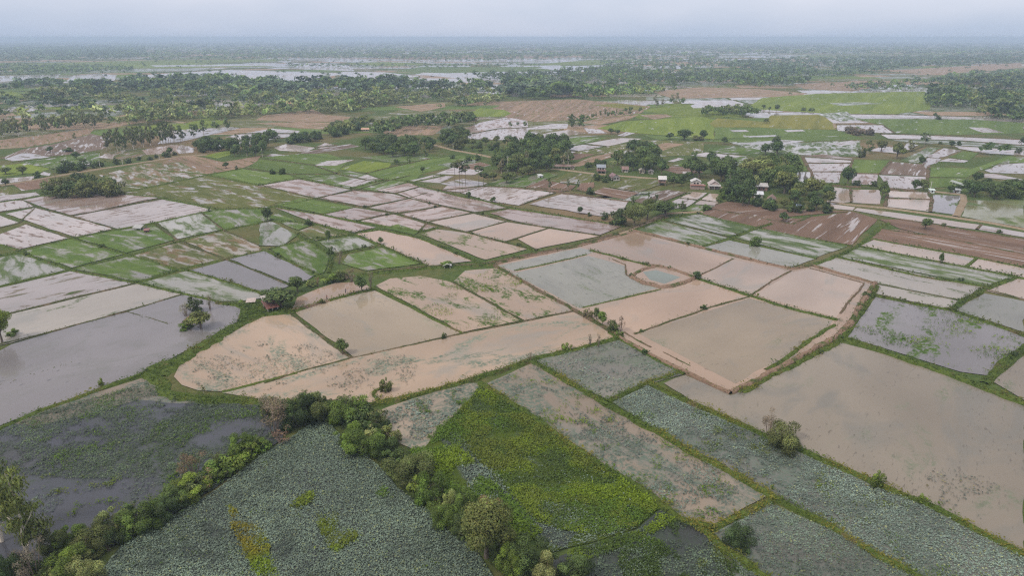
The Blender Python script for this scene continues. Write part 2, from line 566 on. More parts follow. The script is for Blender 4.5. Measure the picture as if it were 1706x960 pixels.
FIELDS = [
 # ---- far, y 95-215
 ('brightwet', [(105,138),(125,125),(165,122),(195,125),(190,134),(150,137)]),
 ('wetgrey', [(0,136),(0,126),(100,123),(95,130)]),
 ('brightwet', [(200,127),(380,116),(580,122),(520,131),(380,136),(250,131)]),
 ('brightwet', [(470,103),(580,108),(590,118),(500,115)]),
 ('yellowgreen', [(60,109),(300,104),(460,110),(300,113),(70,114)]),
 ('brightwet', [(565,128),(570,119),(640,120),(710,128),(600,131)]),
 ('green', [(655,119),(700,111),(900,111),(925,118),(760,122)]),
 ('yellowgreen', [(560,106),(640,103),(720,106),(650,110)]),
 ('yellowgreen', [(860,109),(980,100),(1070,98),(1000,108)]),
 ('brightwet', [(690,123),(840,119),(930,119),(830,129),(770,131)]),
 ('wetgrey', [(890,113),(1000,108),(1020,115),(950,118)]),
 ('yellowgreen', [(1490,120),(1560,112),(1640,114),(1600,122)]),
 ('dry', [(1470,118),(1700,104),(1706,112),(1560,124)]),
 ('dry', [(1120,104),(1340,99),(1345,106),(1130,109)]),
 ('wetgrey', [(160,182),(215,177),(235,183),(180,188)], 'pond_water'),
 ('yellowgreen', [(0,165),(0,152),(22,152),(48,163)]),
 ('yellowgreen', [(50,180),(100,177),(230,174),(230,178),(120,183)]),
 ('brightwet', [(420,98),(640,94.5),(900,97),(980,101),(800,103),(600,101)]),
 ('yellowgreen', [(0,107),(250,100),(470,98),(465,102),(250,106.5),(0,111)]),
 ('brightwet', [(560,134),(700,130),(900,131),(965,134),(900,138),(760,137)]),
 ('wetgrey', [(230,139),(420,131),(560,132),(470,139)]),
 ('greygreenwet', [(0,118),(200,115),(360,113),(330,117),(110,122)]),
 ('brightwet', [(250,108.5),(460,106),(455,109),(260,111)]),
 ('dry', [(560,97),(860,92),(1000,95),(700,99)]),
 ('brightwet', [(1010,112),(1120,108),(1180,112),(1060,117)]),
 # ---- left middle
 ('dry', [(0,248),(0,233),(60,226),(120,218),(158,214),(150,223),(90,238),(40,246)]),
 ('darkmud', [(0,264),(40,248),(90,240),(152,223),(182,229),(176,247),(130,256),(60,263)]),
 ('wetgrey', [(8,265),(40,254),(84,262),(22,269)]),
 ('greenwet', [(30,271),(86,263),(125,258),(166,254),(166,272),(120,279),(86,280)]),
 ('yellowgreen', [(0,276),(40,272),(84,281),(60,289),(0,294)]),
 ('brightwet', [(66,291),(72,286),(85,289),(82,293)]),
 ('brightwet', [(0,298),(62,293),(52,300),(0,307)]),
 ('browngreen', [(163,262),(176,254),(232,246),(262,250),(232,262),(190,267)]),
 ('brightwet', [(165,262),(174,257),(192,257),(188,265)]),
 ('pinkwet', [(236,250),(285,241),(318,244),(300,254),(244,258)]),
 ('wetgrey', [(290,219),(380,211),(402,213),(300,236),(262,240)]),
 ('brightwet', [(252,222),(300,208),(330,214),(300,224)]),
 ('yellowgreen', [(205,212),(310,205),(350,195),(378,204),(350,213),(270,218)]),
 ('brightwet', [(375,228),(452,214),(500,218),(492,226),(462,231),(402,233)]),
 ('wetgrey', [(402,233),(462,230),(410,243),(340,246),(345,240)]),
 ('brightwet', [(294,247),(302,241),(324,247),(322,254),(298,256)]),
 ('dry', [(440,192),(522,182),(542,191),(588,195),(582,203),(500,203),(425,200)]),
 ('dry', [(425,205),(500,203),(580,206),(570,216),(500,214)]),
 ('brightwet', [(456,246),(476,240),(526,246),(510,253),(466,251)]),
 ('brightwet', [(524,246),(541,238),(561,242),(536,248)]),
 ('darkmud', [(495,255),(560,243),(583,240),(600,244),(560,250),(520,257)]),
 ('brightwet', [(441,262),(452,256),(472,258),(450,264)]),
 ('mud', [(20,305),(76,298),(118,310),(80,313),(36,318)]),
 ('olive', [(0,313),(18,311),(42,320),(0,328)]),
 ('dry', [(290,263),(315,259),(342,263),(372,270),(436,259),(428,270),(402,281),(345,290),(300,283),(270,272)]),
 ('browngreen', [(165,292),(240,273),(300,270),(345,292),(250,312),(190,308)]),
 ('olive', [(190,309),(250,313),(345,293),(432,310),(360,318),(230,327),(196,322)]),
 ('olive', [(200,322),(300,318),(432,309),(526,331),(460,338),(440,348),(364,349),(268,330)]),
 ('yellowgreen', [(340,260),(382,250),(384,258),(362,264)]),
 # greens in the middle
 ('green', [(342,291),(408,280),(482,291),(492,298),(432,308)]),
 ('green', [(410,279),(436,264),(520,276),(560,290),(500,297),(484,290)]),
 ('green', [(438,262),(500,256),(545,256),(580,268),(560,288),(522,275)]),
 ('greenwet', [(504,298),(560,291),(583,285),(640,300),(585,314)]),
 ('brightwet', [(520,276),(545,268),(590,266),(560,276)]),
 ('yellowgreen', [(566,282),(606,268),(652,272),(648,279),(612,288)]),
 ('green', [(612,289),(650,279),(712,266),(770,259),(802,264),(776,272),(700,291),(690,303),(640,299)]),
 ('greenwet', [(600,262),(660,257),(735,262),(700,268),(650,271)]),
 ('greygreenwet', [(726,274),(780,266),(800,266),(790,271),(750,280)]),
 ('mud', [(758,278),(800,270),(818,275),(790,283),(765,284)]),
 ('brightwet', [(682,302),(720,292),(756,294),(732,305)]),
 ('brightwet', [(725,290),(755,279),(805,284),(790,292)]),
 ('wetgrey', [(733,306),(770,298),(812,305),(800,311),(748,309)]),
 ('brightwet', [(562,306),(612,291),(630,298),(590,312)]),
 ('greenwet', [(590,313),(640,299),(676,303),(626,318)]),
 ('dry', [(636,219),(660,208),(742,210),(722,225),(682,225),(650,229)]),
 ('dry', [(656,178),(740,171),(742,178),(702,186)]),
 ('pinkwet', [(770,216),(800,204),(842,196),(880,197),(880,212),(830,214),(775,226)]),
 ('brightwet', [(768,232),(778,224),(830,215),(880,213),(880,236),(830,234)]),
 ('brightwet', [(870,215),(920,206),(946,206),(944,214),(872,216)]),
 ('brightwet', [(862,226),(874,219),(936,227),(884,233)]),
 ('tanpale', [(908,222),(950,216),(976,222),(940,227)]),
 ('wetgrey', [(884,233),(937,228),(1000,226),(930,232),(900,236)]),
 ('brightwet', [(972,213),(1000,216),(1012,222),(980,222)]),
 ('brightwet', [(1028,226),(1045,219),(1060,221),(1040,227)]),
 ('tanpale', [(973,240),(1030,230),(1070,231),(1010,244)]),
 ('brightwet', [(930,249),(970,241),(1006,244),(962,252)]),
 ('brightwet', [(924,256),(928,249),(960,253),(942,258)]),
 ('greenwet', [(900,243),(960,228),(1012,230),(966,240),(930,248)]),
 ('dry', [(806,187),(850,169),(960,165),(1085,177),(1066,189),(970,199),(890,203),(842,195)]),
 ('dry', [(968,205),(1000,196),(1065,191),(1050,198),(1000,208)]),
 ('yellowgreen', [(770,195),(800,180),(840,183),(852,189),(840,194)]),
 ('brightwet', [(1018,170),(1035,166),(1092,169),(1075,176)]),
 ('gold', [(985,175),(1030,172),(1080,178),(1066,184)]),
 ('dry', [(1065,192),(1110,190),(1120,194),(1090,199)]),
 # bright plain right of the middle; sunlit patch painted as yellow-green
 ('yellowgreen', [(995,214),(1040,202),(1090,199),(1170,194),(1190,200),(1190,232),(1062,222)]),
 ('yellowgreen', [(1070,184),(1110,172),(1180,176),(1240,180),(1170,193),(1100,190)]),
 ('green', [(1062,223),(1190,233),(1300,225),(1394,217),(1440,232),(1290,238),(1170,236),(1098,233)]),
 ('gold', [(1182,206),(1195,197),(1275,203),(1282,206),(1265,212),(1190,212)]),
 ('gold', [(1265,212),(1285,192),(1370,191),(1395,210),(1392,216),(1300,215)]),
 ('green', [(1190,232),(1192,213),(1265,213),(1392,217),(1300,226)]),
 ('brightwet', [(1150,176),(1165,171),(1238,173),(1240,179),(1155,180)]),
 ('brightwet', [(1243,184),(1290,181),(1306,186),(1270,187)]),
 ('dry', [(1085,152),(1170,145),(1260,148),(1345,155),(1330,161),(1260,162),(1120,164)]),
 ('dry', [(1320,140),(1450,134),(1490,140),(1420,152),(1340,148)]),
 ('yellowgreen', [(1240,181),(1270,163),(1360,156),(1540,152),(1560,160),(1550,182),(1480,192),(1395,190)]),
 ('greygreenwet', [(1360,190),(1410,186),(1440,200),(1400,202)]),
 ('brightwet', [(1412,190),(1500,191),(1625,195),(1615,198),(1510,197),(1426,196)]),
 ('green', [(1425,198),(1510,198),(1620,199),(1706,205),(1706,222),(1600,225),(1490,222),(1465,208)]),
 ('brightwet', [(1394,208),(1470,208),(1491,222),(1440,220),(1396,218)]),
 ('brightwet', [(1613,212),(1645,213),(1672,221),(1636,221)]),
 ('brightwet', [(1467,224),(1560,226),(1706,233),(1706,242),(1600,234),(1480,231)]),
 ('greygreenwet', [(1480,232),(1600,235),(1706,243),(1706,250),(1600,242),(1500,236)]),
 ('brightwet', [(1590,243),(1706,251),(1706,259),(1650,256),(1600,249)]),
 ('greygreenwet', [(1213,236),(1290,239),(1432,234),(1438,262),(1330,258),(1260,252)]),
 ('wetgrey', [(1220,240),(1300,233),(1340,235),(1300,242)]),
 ('brightwet', [(1380,240),(1420,234),(1428,240),(1400,243)]),
 ('olive', [(962,254),(1010,245),(1072,233),(1172,237),(1172,258),(1060,262),(1000,256),(964,263)]),
 ('dry', [(950,276),(985,262),(1022,254),(1034,258),(962,278)]),
 ('mud', [(948,267),(955,256),(992,257),(962,266)]),
 ('dry', [(1078,246),(1110,238),(1140,240),(1092,254)]),
 ('brightwet', [(1150,259),(1176,254),(1245,261),(1218,267)]),
 ('brightwet', [(1112,269),(1130,263),(1140,265),(1122,270)]),
 ('greenwet', [(1215,263),(1240,261),(1262,270),(1240,280),(1216,270)]),
 ('mud', [(1105,283),(1120,277),(1160,280),(1172,288),(1130,290)]),
 ('greenwet', [(1120,276),(1150,268),(1185,272),(1165,280)]),
 ('greenwet', [(1175,250),(1215,243),(1270,250),(1262,258),(1200,256)]),
 ('green', [(1290,266),(1330,258),(1346,285),(1320,286),(1300,280)]),
 ('darkmud', [(1336,260),(1372,257),(1420,264),(1418,267)]),
 ('brightwet', [(1338,262),(1418,268),(1417,272),(1342,271)]),
 ('brightwet', [(1344,273),(1417,273),(1402,286),(1352,286)]),
 ('brightwet', [(1352,287),(1402,287),(1398,305),(1356,305)]),
 ('stripes', [(1327,287),(1350,287),(1354,305),(1327,305)]),
 ('green', [(1420,266),(1482,268),(1466,289),(1416,288)]),
 ('pinkwet', [(1420,290),(1462,290),(1460,308),(1420,308)]),
 ('darkmud', [(1466,290),(1485,270),(1550,275),(1543,294),(1470,291)]),
 ('brightwet', [(1464,292),(1543,295),(1545,311),(1520,316),(1480,313)]),
 ('brightwet', [(1446,252),(1470,243),(1505,247),(1510,238),(1530,242),(1500,256)]),
 ('brightwet', [(1544,261),(1572,247),(1602,251),(1586,256),(1563,264)]),
 ('greygreenwet', [(1500,268),(1545,246),(1568,246),(1540,264),(1530,272)]),
 ('brightwet', [(1535,274),(1545,263),(1568,265),(1560,272),(1548,275)]),
 ('green', [(1580,262),(1605,252),(1632,255),(1615,267)]),
 ('brightwet', [(1563,269),(1580,264),(1614,268),(1606,271)]),
 ('green', [(1550,279),(1620,281),(1680,260),(1694,262),(1630,285),(1610,296),(1550,295)]),
 ('green', [(1548,297),(1610,298),(1602,310),(1548,314)]),
 ('wetgrey', [(1640,284),(1665,274),(1706,272),(1706,290),(1650,288)]),
 ('pinkwet', [(1635,290),(1660,290),(1706,300),(1706,302),(1640,296)]),
 ('greenwet', [(1680,263),(1706,262),(1706,271),(1665,273)]),
 ('brightwet', [(1215,217),(1243,216.5),(1248,219.5),(1222,220)]),
 ('brightwet', [(1306,217),(1336,216),(1342,218.5),(1312,220)]),
 ('wetgrey', [(1240,227),(1292,225),(1300,227.5),(1250,229)]),
 ('greygreenwet', [(1380,172),(1440,170),(1470,173),(1400,176)]),
 # canal side
 ('tanpale', [(1377,341),(1390,312),(1416,316),(1418,337)]),
 ('tan', [(1419,338),(1418,316),(1466,317),(1466,341)]),
 ('tanpale', [(1478,318),(1545,321),(1550,332),(1480,329)]),
 ('tanpale', [(1480,330),(1550,334),(1548,353),(1478,345)]),
 ('greyweed', [(1554,325),(1600,327),(1590,358),(1552,353)]),
 ('greenpond', [(1612,334),(1706,334),(1706,380),(1602,361)]),
 ('tanpale', [(1383,340),(1425,346),(1420,351),(1385,348)]),
 ('tanpale', [(1428,347),(1500,356),(1633,375),(1625,383),(1500,365),(1422,351)], 'canal_water'),
 ('brightwet', [(1637,376),(1706,388),(1706,396),(1629,383)], 'canal_water'),
 ('mud', [(1180,346),(1212,336),(1310,350),(1380,352),(1420,352),(1300,363),(1205,352)]),
 ('mud', [(1166,360),(1182,347),(1205,353),(1330,365),(1420,353),(1462,366),(1418,409),(1270,384)]),
 ('mud', [(1464,366),(1502,366),(1706,400),(1706,424),(1500,382)]),
 ('mud', [(1460,383),(1500,383),(1706,425),(1706,446),(1450,400)]),
 # paddies round the centre right
 ('greygreenwet', [(1057,384),(1099,369),(1214,396),(1170,412)]),
 ('greygreenwet', [(1104,366),(1166,357),(1262,379),(1217,395)]),
 ('greygreen', [(1173,413),(1215,401),(1358,432),(1319,447)]),
 ('greygreenwet', [(1222,396),(1268,381),(1412,411),(1358,431)]),
 ('greygreenwet', [(950,330),(985,333),(1060,320),(1110,318),(1060,340),(1050,337)]),
 ('greytanpale', [(1357,442),(1394,430),(1644,480),(1602,501),(1467,474)]),
 ('greygreenwet', [(1396,428),(1432,413),(1694,462),(1655,480)]),
 ('tanpale', [(1433,411),(1457,400),(1624,430),(1608,445)]),
 ('tanpale', [(1612,447),(1632,431),(1706,447),(1706,463)]),
 ('greytanpale', [(1462,475),(1600,502),(1586,517),(1459,490)]),
 ('greygreen', [(1590,517),(1640,490),(1706,503),(1706,555)]),
 ('tanpale', [(1645,486),(1693,465),(1706,467),(1706,500)]),
 ('greyweed', [(1459,496),(1584,519),(1706,562),(1706,577),(1652,628),(1600,621),(1500,590),(1412,563)]),
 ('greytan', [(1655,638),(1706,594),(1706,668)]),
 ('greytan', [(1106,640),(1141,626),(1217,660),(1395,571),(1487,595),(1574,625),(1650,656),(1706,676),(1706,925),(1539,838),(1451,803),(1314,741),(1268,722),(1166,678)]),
 # dike pond
 ('tan', [(824,441),(962,411),(1058,387),(1238,433),(1319,449),(1352,444),(1457,473),(1438,510),(1420,536),(1397,561),(1300,612),(1217,655),(1141,620),(1031,561),(956,517)], 'pond_water'),
 ('greygreen', [(829,444),(966,414),(992,419),(976,426),(855,452)]),
 ('greygreen', [(853,457),(980,427),(1041,444),(1046,460),(1098,481),(966,515)]),
 ('tan', [(992,520),(975,514),(1102,484),(1164,467),(1246,496),(1062,556)]),
 ('tan', [(980,412),(1058,391),(1219,433),(1160,461),(1100,445),(1000,419)]),
 ('tanpale', [(1222,434),(1316,453),(1250,491),(1165,464)]),
 ('tanpale', [(1320,454),(1352,449),(1438,472),(1420,490),(1393,530),(1258,492)]),
 ('tanmid', [(1064,557),(1248,498),(1388,535),(1378,547),(1300,597),(1225,641)]),
 ('teal', [(1071,454),(1093,451),(1134,463),(1107,474),(1082,467)], 'pond_water'),
 # left foreground
 ('tanlily', [(290,629),(302,606),(340,580),(385,557),(432,530),(485,524),(583,597),(495,622),(370,654),(330,652),(303,643)]),
 ('tanmid', [(492,522),(540,506),(590,491),(622,484),(768,556),(590,597)]),
 ('tan', [(487,516),(495,497),(530,482),(560,472),(605,470),(618,482),(585,489),(540,503)], 'pond_water'),
 ('tanlily', [(370,656),(495,623),(585,599),(770,558),(873,538),(955,521),(1030,564),(890,600),(740,650),(620,672),(560,668),(440,668)]),
 ('tanweed', [(626,477),(650,465),(700,461),(752,471),(868,535),(770,555)]),
 ('tanweed', [(756,470),(775,452),(835,447),(955,518),(874,535)]),
 ('greylily', [(892,601),(1031,568),(1140,625),(1090,639),(1012,667),(950,638)]),
 ('tanshade', [(811,640),(888,606),(950,644),(1012,679),(1122,741),(1278,828),(1184,879),(1150,872),(1079,823),(1020,787),(962,748),(877,688)]),
 ('tanshade', [(612,692),(690,665),(780,640),(806,640),(786,672),(758,692),(738,714),(742,740),(705,758),(655,735)]),
 ('lotuspale', [(1020,672),(1079,644),(1166,684),(1268,728),(1451,809),(1539,844),(1706,932),(1780,1010),(1580,1000),(1375,876),(1283,822),(1122,736)]),
 ('lotuspale', [(1280,840),(1375,881),(1524,962),(1560,1000),(1240,1000),(1190,890)]),
 ('weed', [(803,645),(877,690),(962,752),(1020,790),(1079,827),(1097,850),(1060,882),(1000,902),(920,922),(880,895),(830,855),(740,790),(705,750),(735,715),(775,680)]),
 ('lotus', [(735,735),(752,728),(775,750),(815,790),(850,830),(880,870),(960,890),(940,915),(880,895),(830,855),(790,815)]),
 ('lotus', [(900,1010),(905,940),(1000,904),(1062,884),(1100,852),(1150,874),(1188,890),(1238,1010)]),
 ('lotus', [(538,695),(570,728),(634,780),(663,815),(707,847),(780,894),(850,1010),(120,1010),(204,910),(280,866),(359,819),(430,764),(474,737)]),
 ('darklily', [(0,718),(59,692),(245,629),(262,643),(300,663),(345,671),(440,677),(480,680),(470,735),(430,760),(359,815),(280,862),(204,905),(150,930),(60,1010),(-60,1010),(-60,745)]),
 ('tanshade', [(20,707),(59,691),(150,659),(245,629),(262,643),(300,663),(345,671),(300,674),(230,668),(150,690),(60,712)]),
 ('grey', [(-120,640),(0,586),(20,575),(307,492),(362,503),(402,516),(405,530),(350,567),(300,591),(245,620),(59,688),(-40,728),(-150,730)]),
 ('grey', [(342,548),(358,528),(362,518),(390,511),(406,519),(396,532),(370,551)], 'pond_water'),
 ('greytanpale', [(-60,590),(-60,560),(14,526),(228,474),(307,491),(18,573)]),
 ('wetgrey', [(-60,540),(-60,492),(0,481),(118,453),(226,472),(14,523)]),
 ('greygreenwet', [(-40,490),(-40,436),(0,430),(34,425),(116,449),(0,477)]),
 ('greenwet', [(36,421),(118,399),(207,424),(120,447)]),
 ('greenwet', [(128,398),(192,385),(258,378),(292,400),(211,422)]),
 ('greygreenwet', [(264,372),(334,355),(370,383),(297,399)]),
 ('greenwet', [(336,354),(362,350),(438,349),(452,367),(374,383)]),
 ('browngreen', [(215,426),(297,405),(371,432),(296,449)]),
 ('browngreen', [(305,402),(371,386),(428,408),(438,418),(377,432)]),
 ('greenwet', [(123,449),(217,428),(293,450),(230,470)]),
 ('greygreenwet', [(234,473),(310,453),(428,486),(445,497),(400,503),(366,503)]),
 ('grey', [(315,452),(377,435),(430,454),(483,477),(455,489),(430,486)]),
 ('grey', [(383,433),(440,419),(525,459),(510,469),(488,475)]),
 ('brightwet', [(-20,395),(-20,385),(0,391),(43,375),(116,397),(33,416),(0,408)]),
 ('brightwet', [(10,357),(58,347),(190,382),(126,396)]),
 ('brightwet', [(-20,382),(-20,358),(0,360),(32,372),(0,380)]),
 ('brightwet', [(0,337),(36,334),(56,345),(0,353)]),
 ('pinkwet', [(38,334),(70,328),(120,326),(190,323),(265,330),(155,353),(118,359),(66,344)]),
 ('brightwet', [(122,361),(270,333),(358,350),(260,371),(196,382)]),
 ('brightwet', [(0,327),(60,321),(68,327),(0,336)]),
 # centre wet grid
 ('pinkwet', [(433,310),(497,299),(588,316),(527,330)]),
 ('pinkwet', [(533,331),(590,318),(655,324),(680,331),(610,345)]),
 ('pinkwet', [(614,347),(683,332),(734,344),(662,356)]),
 ('pinkwet', [(668,357),(738,345),(786,355),(713,370)]),
 ('tanpale', [(717,371),(789,357),(842,370),(775,387)]),
 ('tan', [(780,389),(845,371),(910,381),(858,399),(842,403)]),
 ('tan', [(863,399),(915,382),(999,394),(893,416)]),
 ('pinkwet', [(663,323),(702,312),(808,336),(846,347),(790,354),(684,331)]),
 ('pinkwet', [(628,318),(682,305),(700,311),(658,322)]),
 ('pinkwet', [(816,356),(850,349),(1038,377),(1000,392),(915,380),(862,370)]),
 ('pinkwet', [(735,318),(745,310),(800,311),(770,321)]),
 ('brightwet', [(768,322),(803,312),(850,312),(923,322),(864,343),(810,335)]),
 ('brightwet', [(882,341),(936,324),(1046,337),(1040,352),(1001,361)]),
 ('pinkwet', [(540,358),(590,347),(650,356),(590,369)]),
 ('pinkwet', [(596,370),(656,358),(727,379),(697,387)]),
 ('green', [(638,381),(664,374),(700,386),(690,392)]),
 ('pinkwet', [(456,346),(540,361),(626,380),(583,390),(530,374)]),
 ('green', [(460,342),(502,331),(590,346),(536,357)]),
 ('tan', [(593,391),(632,385),(697,398),(786,436),(714,445)]),
 ('tanweed', [(702,391),(728,383),(775,389),(878,416),(808,434)]),
 ('greygreenwet', [(432,373),(453,370),(496,393),(470,411),(432,410)]),
 ('greenwet', [(452,416),(508,402),(550,427),(540,455),(520,462)]),
 ('greygreenwet', [(532,404),(590,394),(624,410),(556,424)]),
 ('greenwet', [(580,425),(642,413),(704,440),(610,452),(570,440)]),
 ('browngreen', [(498,386),(524,376),(580,391),(524,402)]),
 ('greenwet', [(445,362),(462,357),(500,371),(522,375),(497,384)]),
 # village side
 ('olive', [(916,303),(948,288),(990,292),(980,308),(940,306)]),
 ('olive', [(1014,312),(1040,300),(1090,298),(1120,300),(1065,321)]),
 ('mud', [(873,314),(905,300),(940,307),(960,310),(950,318),(920,321)]),
 ('mud', [(960,316),(968,306),(990,304),(990,312),(975,320)]),
 ('mud', [(984,322),(1006,313),(1065,322),(1040,333)]),
 ('greenwet', [(806,310),(840,296),(910,288),(930,292),(870,314)]),
 ('darkmud', [(1050,336),(1110,317),(1145,321),(1085,345)]),
 ('tanpale', [(1130,330),(1148,320),(1178,322),(1162,333)]),
 ('tanpale', [(1167,333),(1182,323),(1208,325),(1196,337)]),
 ('tanpale', [(1155,341),(1166,334),(1200,337),(1190,343)]),
 ('brightwet', [(1110,340),(1132,331),(1160,335),(1145,345),(1125,348)]),
 ('greenwet', [(1145,346),(1156,342),(1192,344),(1165,354),(1135,352)]),
]
for f_ in FIELDS:
    field(*f_)

# ------------------------------------------------------------------ bunds, dikes and roads
NB = [0]
BUND_PTS = []     # (x, y, height, halfwidth) along the near grassy bunds, for the grass on them
def bund(kind, pts, wm=1.6, hm=.5, name='bund', mat=None, rough=1.0):
    P = [G(*p) for p in pts]
    NB[0] += 1
    if kind == 'dirt': wm *= .82
    L = []
    for a, b in zip(P[:-1], P[1:]):
        d = math.sqrt(((a + b) ** 2).sum()) / 2
        st = min(12, max(1.2, d * .006))
        n = max(1, int(np.linalg.norm(b - a) / st))
        for k in range(n):
            L.append(a + (b - a) * k / n)
    L.append(P[-1])
    L = np.array(L)
    n = len(L)
    T = np.gradient(L, axis=0) if n > 2 else np.repeat([L[-1] - L[0]], n, 0)
    T /= np.linalg.norm(T, axis=1)[:, None] + 1e-9
    Nn = np.stack([-T[:, 1], T[:, 0]], 1)
    s = RNG.uniform(0, 500)
    idx = np.arange(n)
    wob = (fbm(idx * .23 + s, idx * 0 + s, NB[0]) - .5) * wm * .7 * rough
    wv = wm * (1 + (fbm(idx * .4 + s, idx * 0 + 3, NB[0] + 5) - .5) * .9 * rough)
    hv = hm * (1 + (fbm(idx * .5 + s, idx * 0 + 7, NB[0] + 9) - .5) * .8 * rough) + .0009 * NB[0]
    C = L + Nn * wob[:, None]
    prof = [(-.62, -.25), (-.42, .55), (-.2, .95), (.05, 1.0), (.25, .9), (.44, .5), (.62, -.25)]
    V = []
    for i in range(n):
        for k, (u, h) in enumerate(prof):
            jx = RNG.normal(0, .04 * wm) * rough
            q = C[i] + Nn[i] * (u * wv[i] + jx)
            V.append((q[0], q[1], h * hv[i] + RNG.normal(0, .05) * hm * rough * (h > 0)))
    m_ = len(prof)
    F = [(i * m_ + k, i * m_ + k + 1, (i + 1) * m_ + k + 1, (i + 1) * m_ + k) for i in range(n - 1) for k in range(m_ - 1)]
    me = bpy.data.meshes.new(name)
    me.from_pydata(V, [], F)
    me.materials.append(BM[kind])
    o = obj(name, me, kind='structure')
    if kind in ('grass', 'thin', 'dirt', 'dark'):
        dens = {'grass': 1, 'thin': .5, 'dirt': .12, 'dark': .25}[kind]
        for i in range(n):
            d = math.hypot(*C[i])
            if d < 520:
                BUND_PTS.append((C[i][0], C[i][1], hv[i], wv[i] * .5, d, dens))
    return o

